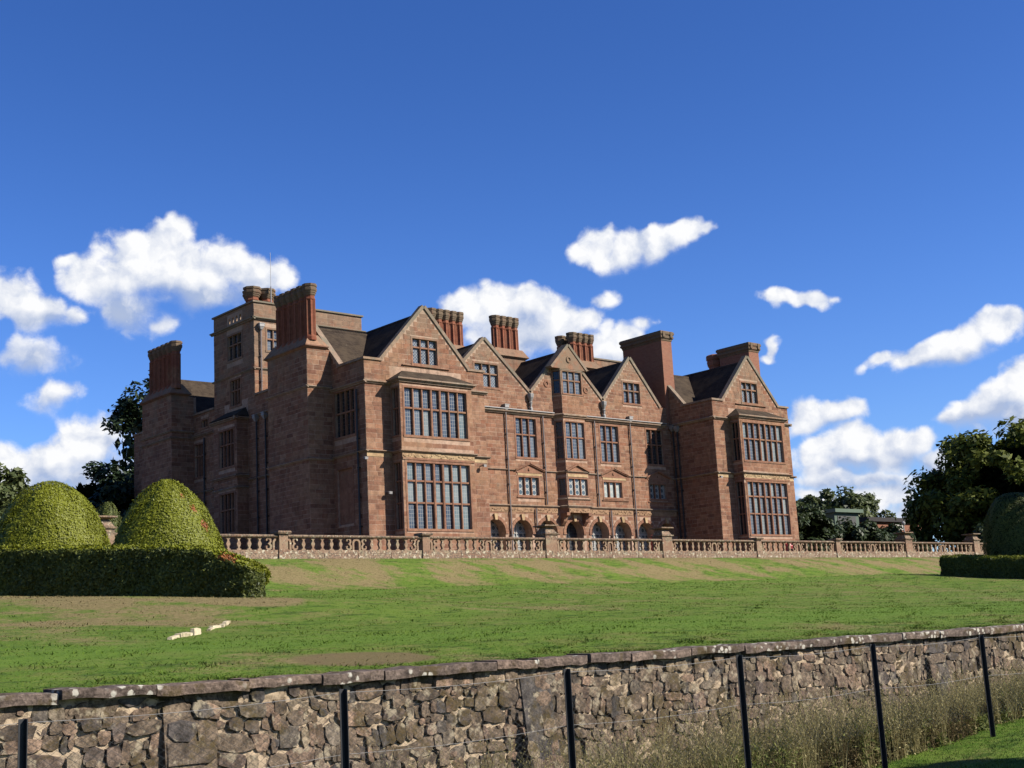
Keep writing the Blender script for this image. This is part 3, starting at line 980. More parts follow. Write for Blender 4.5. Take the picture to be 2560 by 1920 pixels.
def gable_roof_y(xc, hw, z0, z1, y0, y1, hw2=None):
    mb = MB()
    h2 = hw2 if hw2 is not None else hw
    mb.prism([(xc - hw, z0), (xc + h2, z0), (xc, z1)], (0, 0, 0), (1, 0, 0), (0, 0, 1), (0, 1, 0), y0, y1)
    o = mb.build('roof', ROOF, HOUSE)
    rb = MB()
    n = max(2, int((y1 - y0) / 0.45))
    for i in range(n):
        a, b = y0 + (y1 - y0) * i / n + 0.006, y0 + (y1 - y0) * (i + 1) / n - 0.006
        rb.prism([(xc - 0.15, z1 - 0.13), (xc, z1 + 0.05), (xc + 0.15, z1 - 0.13)], (0, 0, 0), (1, 0, 0), (0, 0, 1), (0, 1, 0), a, b)
    rb.build('ridge_tiles', ROOF, o, kind='stuff')
    return o


def gable_roof_x(yc, hw, z0, z1, x0, x1):
    mb = MB()
    mb.prism([(yc - hw, z0), (yc + hw, z0), (yc, z1)], (0, 0, 0), (0, 1, 0), (0, 0, 1), (1, 0, 0), x0, x1)
    o = mb.build('roof', ROOF, HOUSE)
    rb = MB()
    n = max(2, int((x1 - x0) / 0.45))
    for i in range(n):
        a, b = x0 + (x1 - x0) * i / n + 0.006, x0 + (x1 - x0) * (i + 1) / n - 0.006
        rb.prism([(yc - 0.15, z1 - 0.13), (yc, z1 + 0.05), (yc + 0.15, z1 - 0.13)], (0, 0, 0), (0, 1, 0), (0, 0, 1), (1, 0, 0), a, b)
    rb.build('ridge_tiles', ROOF, o, kind='stuff')
    return o


def relief_band(fr, u0, u1, z0, z1, m, name='carved_frieze'):
    """carved frieze: a flat band with a running relief of leaves and bosses"""
    mb = MB()
    fr.box(mb, u0, u1, z0, z1, -0.01, 0.035)
    u = u0 + 0.05
    while u < u1 - 0.2:
        w = rnd.uniform(0.08, 0.2)
        zc = rnd.uniform(z0 + 0.07, z1 - 0.07)
        hh = rnd.uniform(0.04, 0.08)
        an = rnd.uniform(-0.6, 0.6)
        ca, sa = math.cos(an), math.sin(an)
        q = [(-w / 2, 0), (0, -hh), (w / 2, 0), (0, hh)]
        fr.poly(mb, [(u + w / 2 + a * ca - b * sa, zc + a * sa + b * ca) for a, b in q], 0.034, 0.034 + rnd.uniform(0.02, 0.05))
        u += w * rnd.uniform(0.7, 1.1)
    return mb.build(name, m, HOUSE)


def wing(x0, x1, main):
    """a projecting end wing; x0..x1 its front, main = True for the left one"""
    f = south(64.84)
    xc = (x0 + x1) / 2
    d = x0 - 45.0
    fl, frt, ap = x0 + 1.2, x1 - 1.25, 21.18
    bx0, bx1 = xc - 2.86, xc + 2.86
    outer = [(x0, TZ), (x1, TZ), (x1, 17.28), (frt, 17.28), (xc, ap), (fl, 17.28), (x0, 17.28)]
    gw = rect(xc - 1.0, xc + 0.98, 17.38, 19.02)
    bayh = rect(bx0 + 0.15, bx1 - 0.15, TZ + 0.05, 15.7)
    w = facade(f, outer, [(gw, None), (bayh, 0.05)])
    sc = 1.25 if main else 1.0
    hol = [rect(xc - 1.13, xc + 1.11, 17.25, 19.15), rect(bx0, bx1, TZ, 16.75)]
    lay(f, rect(x0, x1, TZ, 17.28), hol, w, score=sc)
    lay(f, [(fl + 0.1, 17.28), (frt - 0.1, 17.28), (xc, ap - 0.1)], hol, w, score=sc)
    window(f, xc - 1.0, xc + 0.98, 17.38, 19.02, 3, (18.46,), G_DIA)
    mould(f, xc - 1.9, xc + 1.85, 17.12, 0.10, 0.12, 'window_sill', ASHLAR)
    gable_coping(f, [(fl, 17.28), (xc, ap), (frt, 17.28)])
    slabs('parapet_coping', COPING, (f, x0 - 0.1, fl + 0.14, 17.283, 17.43, -0.34, 0.10), (f, frt - 0.14, x1 + 0.1, 17.283, 17.43, -0.34, 0.10))
    for a, b in ((x0 - 0.02, bx0 - 0.02), (bx1 + 0.02, x1 + 0.18)):
        mould(f, a, b, 15.78, 0.2, 0.22, 'cornice')
        mould(f, a, b, 11.5, 0.13, 0.2, 'string_course')
        bb = MB()
        f.box(bb, max(a, x0), min(b, x1) - 0.03, 11.22, 11.498, 0.0, 0.03)
        bb.build('frieze_band', BUFF, HOUSE)
    # two-storey square bay
    yb = 63.84
    fb = south(yb)
    wz = [(12.53, 15.52, (14.25,)), (6.75, 10.83, (8.35, 9.7))]
    u0, u1 = xc - 2.54, xc + 2.42
    hb = [(rect(u0, u1, a, b), None) for a, b, t in wz]
    bo = facade(fb, rect(bx0, bx1, TZ, 15.86), hb, 'bay_wall', mat=MORTAR)
    lay(fb, rect(bx0, bx1, TZ, 15.86), [rect(u0 - 0.13, u1 + 0.13, a - 0.15, b + 0.13) for a, b, t in wz] + [rect(bx0, bx1, 11.05, 11.7)], bo, 0.26, 0.36, 0.45, 0.95, 0.007, sc * 1.05, (0.002, 0.007))
    for a, b, t in wz:
        window(fb, u0, u1, a, b, 7, t, G_GRID, 0.105, heavy=(3, 4), light_gm=(G_LIGHT, 0.62 if a < 10 and main else (0.15 if main else 0.3)))
    for sf, xx in ((west(bx0), bx0), (east(bx1), bx1)):
        hs = [(rect(yb + 0.17, yb + 0.83, a, b), None) for a, b, t in wz]
        so = facade(sf, rect(yb, 64.84, TZ, 15.86), hs, 'bay_wall', mat=MORTAR)
        if xx == bx0:
            lay(sf, rect(yb, 64.84, TZ, 15.86), [rect(yb, yb + 1, a - 0.1, b + 0.1) for a, b, t in wz], so, 0.26, 0.36, 0.3, 0.6, 0.008, 0.5)
        for a, b, t in wz:
            window(sf, yb + 0.17, yb + 0.83, a, b, 2, t, G_DARK if xx == bx0 else G_GRID, 0.08, sur=0.09)
    mould(fb, bx0 - 0.18, bx1 + 0.18, 11.44, 0.14, 0.2, 'string_course')
    for sf in (west(bx0), east(bx1)):
        mould(sf, yb, 64.84, 11.443, 0.14, 0.19, 'string_course')
    relief_band(fb, bx0 + 0.01, bx1 - 0.01, 11.13, 11.437, BUFF)
    ab = MB()
    fb.box(ab, bx0 + 0.02, bx1 - 0.02, 10.99, 11.127, -0.01, 0.055)
    ab.build('architrave', ASHLAR, HOUSE)
    # moulded eaves and the little hipped roof
    eb = MB()
    eb.box(bx0 - 0.10, bx1 + 0.10, yb - 0.10, 64.83, 15.84, 15.93)
    eb.box(bx0 - 0.18, bx1 + 0.18, yb - 0.18, 64.83, 15.934, 16.0)
    eb.box(bx0 - 0.27, bx1 + 0.27, yb - 0.27, 64.83, 16.004, 16.10)
    eb.build('cornice', COPING, HOUSE)
    rb = MB()
    e = 0.22
    rb.add([(bx0 - e, yb - e, 16.105), (bx1 + e, yb - e, 16.105), (bx1 + e, 64.83, 16.105), (bx0 - e, 64.83, 16.105), (bx0 + 0.95, 64.83, 16.8), (bx1 - 0.95, 64.83, 16.8), (bx0 + 0.3, yb + 0.2, 16.33), (bx1 - 0.3, yb + 0.2, 16.33)],
           [(0, 1, 7, 6), (6, 7, 5, 4), (0, 6, 4, 3), (1, 2, 5, 7), (0, 3, 2, 1)])
    rb.build('bay_roof', ROOF, HOUSE)
    # roofs: front-to-back ridge, and a cross roof ending in a gable over the chimney
    gable_roof_y(xc, 3.42, 17.0, 20.86, 65.15, 72.5)
    gable_roof_x(70.9, 3.42, 17.15, 20.6, x0 + 0.28, x1 - 0.28)
    db = MB()
    db.box(x0 + 0.32, x1 - 0.32, 65.2, 96.9, TZ, 17.05)
    db.build('roof_deck', MORTAR, HOUSE)


wing(45.0, 54.55, True)
wing(77.7, 87.2, False)

# --- left wing, shaded side -------------------------------------------------
fw = west(45.0)
o_win, o_blind = rect(65.98, 68.2, 12.8, 15.66), rect(66.42, 68.12, 7.3, 10.75)
t1, t2 = rect(79.85, 81.85, 20.42, 22.2), rect(80.08, 81.5, 17.05, 18.9)
n1, n2 = rect(85.65, 87.0, 12.65, 15.05), rect(84.9, 85.9, 16.2, 16.75)
wall_w = facade(fw, [(64.84, TZ), (78.1, TZ), (78.1, 17.28), (74.2, 17.28), (70.9, 20.85), (67.55, 17.28), (64.84, 17.28)], [(o_win, None), (o_blind, 0.14)])
lay(fw, rect(64.84, 68.5, TZ, 17.28), [rect(65.85, 68.33, 12.6, 15.8), rect(66.3, 68.24, 7.2, 10.87)], wall_w, score=0.9)
lay(fw, rect(73.3, 78.1, TZ, 17.28), [], wall_w, score=0.9)
lay(fw, [(67.6, 17.28), (74.1, 17.28), (70.9, 20.75)], [rect(68.5, 73.3, 17, 21)], wall_w, score=0.3)
window(fw, 65.98, 68.2, 12.8, 15.66, 4, (14.3,), G_DARK, 0.1)
bl = MB()
fw.box(bl, 66.42, 68.12, 7.3, 10.75, -0.2, -0.13)
fw.box(bl, 66.3, 68.24, 10.753, 10.87, -0.01, 0.03)
fw.box(bl, 66.3, 66.417, 7.2, 10.75, -0.01, 0.025)
fw.box(bl, 68.123, 68.24, 7.2, 10.75, -0.01, 0.025)
bl.build('blocked_window', ASHLAR, HOUSE)
mould(fw, 64.62, 68.5, 15.78, 0.2, 0.22, 'cornice')
mould(fw, 64.62, 68.5, 11.5, 0.13, 0.2)
mould(fw, 73.3, 78.1, 15.78, 0.2, 0.2, 'cornice')
mould(fw, 73.3, 79.1, 11.45, 0.13, 0.17)
slabs('parapet_coping', COPING, (fw, 65.185, 67.7, 17.283, 17.43, -0.34, 0.1), (fw, 74.1, 78.08, 17.283, 17.43, -0.34, 0.1))
gable_coping(fw, [(67.55, 17.28), (70.9, 20.85), (74.2, 17.28)])


def breast(y0, y1, zc, fy0, fy1, zt, str_z=11.4):
    fa = west(43.2)
    a = facade(fa, rect(y0, y1, TZ, zc), (), 'chimney_breast')
    lay(fa, rect(y0, y1, TZ, zc), [], a, score=0.9)
    fs = south(y0)
    b = facade(fs, rect(43.2, 45.0, TZ, zc), (), 'chimney_breast')
    lay(fs, rect(43.2, 45.0, TZ, zc), [], b, score=1.0)
    mb = MB()
    mb.box(43.4, 45.3, y0 + 0.2, y1, TZ, zc)
    mb.build('chimney_core', MORTAR, HOUSE)
    for zz in (str_z, 16.0):
        m_ = MB()
        mould(fa, y0 - 0.15, y1 + 0.15, zz, 0.14, 0.15, mb=m_)
        mould(fs, 43.05, 44.98, zz + 0.003, 0.14, 0.15, mb=m_)
        m_.build('string_course', COPING, HOUSE)
    so = stack_base(43.22, 44.55, y0 + 0.02, y1 - 0.02, zc - 0.1, zc + 0.003, zc + 0.95, (0.3, 0.25), STONE)
    k = 6
    pts = [(43.68, fy0 + (fy1 - fy0) * i / (k - 1)) for i in range(k)]
    flue_row(so, pts, zc + 0.55, zt, 0.315)


breast(68.5, 73.3, 18.55, 68.75, 72.25, 22.8)
breast(87.1, 91.9, 18.75, 87.3, 90.9, 22.9, 15.5)

# --- stair tower --------------------------------------------------------------
slots = [arch(80.02 + 0.52 * i, 0.13, 23.42, 23.12, 8) for i in range(4)]
tw = facade(fw, rect(78.1, 83.9, 16.6, 23.98), [(t1, None), (t2, None)] + [(s_, 0.26) for s_ in slots])
tw2 = facade(fw, rect(78.1, 83.9, TZ, 16.6), ())
lay(fw, rect(78.1, 83.9, 17.28, 23.98), [rect(79.72, 81.98, 20.2, 22.33), rect(79.95, 81.63, 16.9, 19.03), rect(79.7, 81.9, 22.9, 23.7)], tw, score=0.9)
lay(fw, rect(78.1, 79.1, TZ, 17.28), [], tw2, score=0.8)
lay(fw, rect(82.4, 83.9, TZ, 17.28), [], tw2, score=0.8)
window(fw, 79.85, 81.85, 20.42, 22.2, 3, (21.5,), G_DARK)
window(fw, 80.08, 81.5, 17.05, 18.9, 3, (18.15,), G_DARK)
ts = south(78.1)
tso = facade(ts, rect(45.0, 54.1, 16.9, 23.98), [(rect(46.03, 47.6, 20.62, 22.14), None)])
lay(ts, rect(45.0, 54.1, 17.2, 23.98), [rect(45.9, 47.73, 20.45, 22.27)], tso, score=1.0)
window(ts, 46.03, 47.6, 20.62, 22.14, 3, (21.45,), G_GRID)
tb = MB()
tb.box(45.32, 53.8, 78.4, 83.6, 16.0, 22.6)
tb.box(53.8, 54.1, 78.103, 83.9, 16.9, 23.975)
tb.box(45.003, 54.1, 83.6, 83.903, 16.9, 23.97)
tb.build('tower_core', MORTAR, HOUSE)
pb = MB()
pb.box(45.25, 45.27, 78.35, 83.6, 23.7, 23.975)
pb.build('parapet_back', STONE, HOUSE)
for zz, hh, oo in ((22.72, 0.2, 0.24), (19.15, 0.14, 0.14)):
    m_ = MB()
    mould(fw, 78.1 - oo, 83.9 + oo, zz, hh, oo, mb=m_)
    mould(ts, 45.0 - oo, 54.1 + oo, zz + 0.003, hh, oo, mb=m_)
    m_.build('string_course', COPING, HOUSE)
slabs('parapet_coping', COPING, (fw, 77.98, 84.0, 23.983, 24.1, -0.36, 0.12), (ts, 45.363, 54.22, 23.985, 24.103, -0.36, 0.12))
so = stack_base(46.5, 49.3, 81.5, 83.2, 20, 24.4, 24.8, (0.25, 0.2), STONE)
flue_row(so, [(47.15, 82.0), (48.35, 82.0), (48.9, 82.9), (47.6, 82.9)], 23.9, 26.25, 0.44)
mp = MB()
mp.tube([(48.25, 81.2, 23.0), (48.25, 81.2, 26.3)], 0.05, 6)
mp.tube([(48.25, 81.2, 26.3), (48.25, 81.2, 28.9)], 0.018, 5)
mp.build('mast', LEAD, HOUSE)
# canted-top square bay below the tower
bf = west(44.1)
bw = [(12.58, 15.15, (14.15,)), (8.0, 10.7, (9.6,))]
bo = facade(bf, rect(79.13, 82.4, TZ, 15.8), [(rect(79.5, 81.6, a, b), None) for a, b, t in bw], 'bay_wall')
lay(bf, rect(79.13, 82.4, TZ, 15.8), [rect(79.37, 81.73, a - 0.15, b + 0.13) for a, b, t in bw], bo, score=0.8)
for a, b, t in bw:
    window(bf, 79.5, 81.6, a, b, 4, t, G_DARK, 0.09)
bs = south(79.13)
b2 = facade(bs, rect(44.1, 45.0, TZ, 15.8), (), 'bay_wall')
lay(bs, rect(44.1, 45.0, TZ, 15.8), [], b2, score=0.8)
for zz, hh, oo in ((15.75, 0.2, 0.24), (11.75, 0.16, 0.2), (10.95, 0.14, 0.12)):
    m_ = MB()
    mould(bf, 79.13 - oo, 82.4 + oo, zz, hh, oo, mb=m_)
    mould(bs, 44.1 - oo, 45.0, zz + 0.003, hh, oo, mb=m_)
    m_.build('string_course', COPING, HOUSE)
rb = MB()
rb.add([(43.85, 78.9, 15.99), (45.0, 78.9, 15.99), (45.0, 82.65, 15.99), (43.85, 82.65, 15.99), (45.0, 79.4, 16.7), (45.0, 82.1, 16.7)], [(0, 3, 5, 4), (0, 4, 1), (3, 2, 5), (0, 1, 2, 3)])
rb.build('bay_roof', ROOF, HOUSE)
# north end
nw = facade(fw, rect(83.9, 97.2, TZ, 17.28), [(n1, None), (n2, None)])
lay(fw, rect(83.9, 87.1, TZ, 17.28), [rect(85.52, 87.1, 12.5, 15.2), rect(84.8, 86.0, 16.1, 16.85)], nw, score=0.8)
lay(fw, rect(91.9, 97.2, TZ, 17.28), [], nw, score=0.3)
window(fw, 85.65, 87.0, 12.65, 15.05, 3, (14.2,), G_DARK)
window(fw, 84.9, 85.9, 16.2, 16.75, 2, (), G_DARK)
mould(fw, 83.9, 87.1, 15.6, 0.16, 0.2, 'cornice')
mould(fw, 83.9, 87.1, 11.4, 0.13, 0.16)
gable_roof_x(91.0, 4.0, 17.1, 20.84, 45.4, 54.3)
cb = MB()
fw.box(cb, 83.92, 97.3, 17.283, 17.43, -0.34, 0.1)
cb.build('parapet_coping', COPING, HOUSE)

# --- right wing, inner return ------------------------------------------------------
fr_ = west(77.7)
ro = facade(fr_, [(64.84, TZ), (74.5, TZ), (74.5, 17.28), (74.2, 17.28), (70.9, 20.85), (67.75, 17.28), (64.84, 17.28)], ())
lay(fr_, rect(64.84, 69.3, TZ, 17.28), [], ro, score=0.9)
lay(fr_, [(67.8, 17.28), (74.1, 17.28), (70.9, 20.75)], [], ro, score=0.4)
gable_coping(fr_, [(67.75, 17.28), (70.9, 20.85), (74.2, 17.28)])
mould(fr_, 64.62, 69.3, 15.78, 0.2, 0.22)
mould(fr_, 64.62, 69.3, 11.5, 0.13, 0.2)
cb = MB()
fr_.box(cb, 65.185, 67.9, 17.283, 17.43, -0.34, 0.1)
cb.build('parapet_coping', COPING, HOUSE)
eo = facade(east(87.2), rect(64.84, 97.2, TZ, 17.28), ())
eo2 = facade(east(54.55), rect(64.84, 69.3, TZ, 17.28), ())
we, we2 = east(87.2), east(54.55)
slabs('parapet_coping', COPING, (we, 65.2, 97.2, 17.283, 17.42, -0.35, 0.1), (we2, 65.2, 69.3, 17.283, 17.42, -0.35, 0.1))
slabs('cornice', COPING, (we, 64.65, 72, 15.78, 15.98, 0.01, 0.22), (we, 64.65, 72, 11.5, 11.63, 0.01, 0.2))
east_t = facade(ts, rect(78.0, 87.2, 17.0, 23.2), ())
east_t['label'] = 'flat-topped east tower wall behind the gables'
lay(ts, rect(78.0, 87.2, 20.5, 23.2), [], east_t, score=0.7)
tb = MB()
tb.box(78.0, 87.2, 78.3, 83.9, 16.0, 22.9)
tb.build('tower_core', MORTAR, HOUSE)
slabs('parapet_coping', COPING, (ts, 77.9, 87.3, 23.203, 23.32, -0.36, 0.12), (ts, 77.9, 87.3, 22.35, 22.5, -0.02, 0.12))


def slab_stack(x0, x1, y0, y1, zb, zt):
    mb = MB()
    mb.box(x0, x1, y0, y1, zb, zt - 0.85)
    mb.cur = 1
    c = ((x0 + x1) / 2, (y0 + y1) / 2)
    hx, hy = (x1 - x0) / 2, (y1 - y0) / 2
    zz = zt - 0.848
    for (e0, e1, h) in ((0.0, 0.05, 0.08), (0.05, 0.05, 0.07), (0.05, 0.14, 0.10), (0.15, 0.16, 0.16), (0.11, 0.11, 0.06), (0.12, 0.2, 0.12), (0.2, 0.2, 0.14), (0.2, 0.12, 0.1)):
        mb.frust(c, hx + e0, hy + e0, zz, hx + e1, hy + e1, zz + h - 0.002)
        zz += h
    # shallow pilasters on the cap give it the notched outline
    for xx in (x0 + 0.16, x1 - 0.16):
        mb.box(xx - 0.13, xx + 0.13, y0 - 0.24, y0 - 0.1, zt - 0.55, zt - 0.08)
    return mb.build('chimney_stack', [BRICK, FLUECAP], HOUSE)


slab_stack(77.3, 78.5, 69.25, 73.6, 16.2, 23.75)
slab_stack(87.2, 88.5, 68.25, 71.5, 16.0, 23.65)
o8 = MB()
o8.ring([(0.62, 17), (0.62, 22.3), (0.72, 22.45), (0.78, 22.8), (0.7, 22.85), (0.82, 23.0), (0.82, 23.3), (0.6, 23.4)], (87.8, 72.5), 8, math.pi / 8)
o8.build('chimney_stack', BRICK, HOUSE)

# --- centre ---------------------------------------------------------------------------
fc = south(69.3)
gp = [(54.7, 17.4), (58.5, 20.98), (62.64, 17.34), (66.3, 21.1), (70.11, 17.36), (73.4, 21.05), (76.55, 17.28)]
AX = [58.75, 61.27, 63.7, 66.35, 68.97, 71.4, 73.95, 76.35]
wins1 = [(61.1, 63.08, 12.6, 15.45), (69.64, 71.6, 12.65, 15.45), (74.74, 76.62, 12.7, 15.45)]
winsm = [(61.1, 63.06, 9.85, 11.15), (69.66, 71.62, 9.92, 11.1), (74.74, 76.6, 9.97, 11.1)]
winsg = [(57.53, 59.68, 17.48, 19.14), (72.5, 74.36, 17.42, 19.05)]
arches = [arch(x, 0.9, 7.2, TZ) for x in AX]
outer = [(54.6, TZ), (77.7, TZ), (77.7, 17.28)] + gp[::-1] + [(54.6, 17.4)]
holes = [(a, 0.95) for a in arches] + [(rect(*w_), None) for w_ in wins1 + winsm + winsg]
cw = facade(fc, outer, holes)
mid = rect(64.9, 67.9, 8.4, 19.6)
hol = [arch(x, 1.16, 7.2, TZ) for x in AX] + [rect(a - 0.13, b + 0.13, c - 0.15, d + 0.13) for a, b, c, d in wins1 + winsm + winsg] + [mid]
lay(fc, rect(58.0, 77.7, TZ, 17.34), hol, cw, 0.22, 0.34, 0.36, 0.8, 0.013)
lay(fc, rect(54.6, 58.0, TZ, 17.34), hol, cw, score=0.1)
for a, b, c in ((0, 1, 2), (2, 3, 4), (4, 5, 6)):
    lay(fc, [(gp[a][0] + 0.1, 17.34), (gp[c][0] - 0.1, 17.34), (gp[b][0], gp[b][1] - 0.1)], hol, cw, 0.2, 0.3, 0.36, 0.8, 0.013)
window(fc, *wins1[0], 3, (14.25,), G_GRID, light_gm=(G_LIGHT, 0.15))
window(fc, *wins1[1], 3, (14.2,), G_GRID, light_gm=(G_LIGHT, 0.15))
window(fc, *wins1[2], 3, (14.25,), G_DARK)
window(fc, *winsm[0], 3, (), G_RING)
window(fc, *winsm[1], 3, (), G_BLIND)
window(fc, *winsm[2], 3, (), G_RING)
window(fc, *winsg[0], 3, (18.45,), G_DIA)
window(fc, *winsg[1], 3, (18.42,), G_GRID)
gable_coping(fc, gp)
# glazed arcade
for i, x in enumerate(AX):
    rb = MB()
    n = 12
    for s_ in range(n):
        a0, a1 = math.pi * s_ / n + 0.008, math.pi * (s_ + 1) / n - 0.008
        q = [(x + r_ * math.cos(a_), 7.2 + r_ * math.sin(a_)) for r_, a_ in ((0.903, a0), (1.14, a0), (1.14, a1), (0.903, a1))]
        fc.poly(rb, q, -0.02, 0.05)
    for sx in (-1, 1):
        fc.box(rb, x + sx * 1.02 - 0.14, x + sx * 1.02 + 0.14, 7.08, 7.19, -0.02, 0.075)
    ao = rb.build('arch_ring', ASHLAR, HOUSE)
    kb = MB()
    fc.poly(kb, [(x - 0.10, 8.03), (x + 0.10, 8.03), (x + 0.17, 8.46), (x - 0.17, 8.46)], -0.02, 0.16)
    kb.build('keystone', BUFF, ao)
    pane_obj(fc, arch(x, 0.93, 7.2, TZ), -0.78 + 0.02, G_DARK if i == 3 else G_RING, HOUSE, 'arcade_glazing')
    jb = MB()
    fc.box(jb, x - 0.03, x + 0.03, TZ, 8.1, -0.755, -0.70)
    for zz in (5.2, 6.2, 7.17):
        fc.box(jb, x - 0.9, x + 0.9, zz, zz + 0.05, -0.755, -0.705)
    jb.build('glazing_bars', WHITE if i != 3 else DARKMETAL, HOUSE)
# mouldings: gutter, pedimented string, lower string
for a, b in ((54.6, 64.75), (68.05, 76.95)):
    mould(fc, a, b, 15.68, 0.24, 0.26, name='cornice')
    slabs('gutter', LEAD, (fc, a, b, 15.965, 16.03, 0.02, 0.3))
peds = [(60.92, 63.5, 62.15), (69.46, 72.2, 70.75), (74.5, 77.0, 75.72)]
edges = [54.6, 60.92, 63.5, 64.85, 67.9, 69.46, 72.2, 74.5, 77.0, 77.7]
for a, b in zip(edges[::2], edges[1::2]):
    mould(fc, a, b, 11.56, 0.11, 0.13)
for a, b, c in peds:
    pbm = MB()
    for (p0, p1) in (((a - 0.1, 11.56), (c, 12.06)), ((b + 0.1, 11.56), (c, 12.06))):
        A, B = Vector(p0), Vector(p1)
        dd = (B - A).normalized()
        nn = Vector((-dd.y, dd.x))
        nn = nn if nn.y > 0 else -nn
        fc.poly(pbm, [tuple(A), tuple(B), tuple(B + nn * 0.07), tuple(A + nn * 0.07)], 0.0, 0.14)
        fc.poly(pbm, [tuple(A + nn * 0.07), tuple(B + nn * 0.072), tuple(B + nn * 0.12), tuple(A + nn * 0.12)], 0.0, 0.19)
    fc.poly(pbm, [(a + 0.1, 11.52), (b - 0.1, 11.52), (c, 12.03)], -0.01, 0.03)
    fc.box(pbm, a + 0.02, b - 0.02, 11.44, 11.517, -0.01, 0.06)
    fc.poly(pbm, [(c + 0.09 * math.cos(t_ * math.pi / 4), 11.72 + 0.11 * math.sin(t_ * math.pi / 4)) for t_ in range(8)], 0.02, 0.09)
    pbm.build('pediment', ASHLAR, HOUSE)
    bb = MB()
    fc.box(bb, a + 0.12, b - 0.12, 11.26, 11.437, -0.01, 0.04)
    bb.build('frieze_band', BUFF if c < 74 else ASHLAR, HOUSE)
    mould(fc, a - 0.05, b + 0.02, 9.62, 0.10, 0.10, 'window_sill', ASHLAR)
mould(fc, 54.6, 64.85, 8.99, 0.15, 0.17)
mould(fc, 67.9, 77.7, 8.99, 0.15, 0.17)
for a, b in ((57.9, 62.4), (62.75, 64.8), (67.95, 70.0), (70.35, 72.6), (73.1, 77.6)):
    relief_band(fc, a, b, 8.62, 8.97, mat_sandstone('worn_frieze', [(0, (0.46, 0.30, 0.18)), (1, (0.50, 0.33, 0.2))], lich_amt=0.2) if a < 58 else bpy.data.materials['worn_frieze'])

# canted centre bay
yf = 68.7
A0, A1, A2, A3 = Vector((64.9, 69.3, 0)), Vector((65.3, yf, 0)), Vector((67.5, yf, 0)), Vector((67.9, 69.3, 0))


def plane(a, b):
    d_ = (b - a).normalized()
    return Fr(a, d_, (d_.y, -d_.x, 0)), (b - a).length


rows = [(17.5, 19.18, (18.5,), G_GRID), (12.62, 15.35, (14.2,), G_GRID), (9.9, 11.12, (), G_RING)]
for a, b in ((A0, A1), (A1, A2), (A2, A3)):
    fq, L = plane(a, b)
    m0, m1 = (0.16, L - 0.13) if L > 1 else (0.12, L - 0.12)
    bo = facade(fq, rect(0, L, 8.95, 19.35), [(rect(m0, m1, r_[0], r_[1]), None) for r_ in rows], 'bay_wall')
    lay(fq, rect(0, L, 8.95, 19.35), [rect(m0 - 0.1, m1 + 0.1, r_[0] - 0.13, r_[1] + 0.12) for r_ in rows], bo, 0.25, 0.36, 0.4, 0.8, 0.008, 1.0, (0.002, 0.008))
    for r_ in rows:
        window(fq, m0, m1, r_[0], r_[1], 3 if L > 1 else 1, r_[2], G_DARK if a is A0 else r_[3], 0.1, deep=0.16, sur=0.09)
    ex = 0.10 if L > 1 else 0.02
    for zz, hh, oo in ((15.68, 0.24, 0.2), (11.56, 0.11, 0.12), (9.55, 0.10, 0.1), (8.99, 0.15, 0.15), (19.22, 0.08, 0.05)):
        mould(fq, -ex, L + ex, zz, hh, oo)
# pediment of the bay, brackets below and the corbelled gable above
fq, L = plane(A1, A2)
pbm = MB()
for (p0, p1) in (((-0.02, 11.64), (1.05, 12.1)), ((L + 0.02, 11.64), (1.05, 12.1))):
    A, B = Vector(p0), Vector(p1)
    nn = Vector((-(B - A).y, (B - A).x)).normalized()
    nn = nn if nn.y > 0 else -nn
    fq.poly(pbm, [tuple(A), tuple(B), tuple(B + nn * 0.11), tuple(A + nn * 0.11)], 0.0, 0.17)
fq.poly(pbm, [(0.1, 11.64), (L - 0.1, 11.64), (1.05, 12.06)], -0.01, 0.03)
pbm.build('pediment', ASHLAR, HOUSE)
bb = MB()
fq.box(bb, 0.08, L - 0.08, 11.25, 11.46, -0.01, 0.045)
bb.build('frieze_band', BUFF, HOUSE)
relief_band(fq, 0.05, L - 0.05, 8.62, 8.94, bpy.data.materials['worn_frieze'])
ub = MB()
ub.add([A0 + Vector((0, 0, 8.95)), A1 + Vector((0, 0, 8.95)), A2 + Vector((0, 0, 8.95)), A3 + Vector((0, 0, 8.95)), A0 + Vector((0, 0, 8.62)), A1 + Vector((0.1, .1, 8.62)), A2 + Vector((-0.1, .1, 8.62)), A3 + Vector((0, 0, 8.62))],
       [(0, 1, 5, 4), (1, 2, 6, 5), (2, 3, 7, 6), (4, 5, 6, 7)])
for xx in (65.15, 67.35):
    ub.prism([(0, 8.62), (0.75, 8.62), (0.72, 8.4), (0.45, 8.3), (0.36, 8.0), (0.12, 7.75), (0.0, 7.7)], (xx, 69.3, 0), (0, -1, 0), (0, 0, 1), (1, 0, 0), -0.16, 0.16)
ub.build('bay_bracket', ASHLAR, HOUSE)
ef = south(yf - 0.02)
cg = MB()
ef.poly(cg, [(64.42, 19.36), (67.98, 19.36), (66.22, 21.2)], -0.6, 0.0)
co = cg.build('bay_gable', ASHLAR, HOUSE)
gable_coping(ef, [(64.40, 19.36), (66.22, 21.2), (68.0, 19.36)], 0.06, 0.6, 0.14)
for (u_, z_, ff) in ((66.2, 20.1, ef), (64.35, 18.2, fc), (68.4, 18.05, fc)):
    ob = MB()
    for t_ in range(12):
        a0, a1 = 2 * math.pi * t_ / 12, 2 * math.pi * (t_ + 1) / 12
        ff.poly(ob, [(u_ + r_ * math.cos(a_), z_ + r_ * math.sin(a_)) for r_, a_ in ((0.15, a0), (0.25, a0), (0.25, a1), (0.15, a1))], -0.02, 0.07)
    ob.build('roundel', ASHLAR, HOUSE)
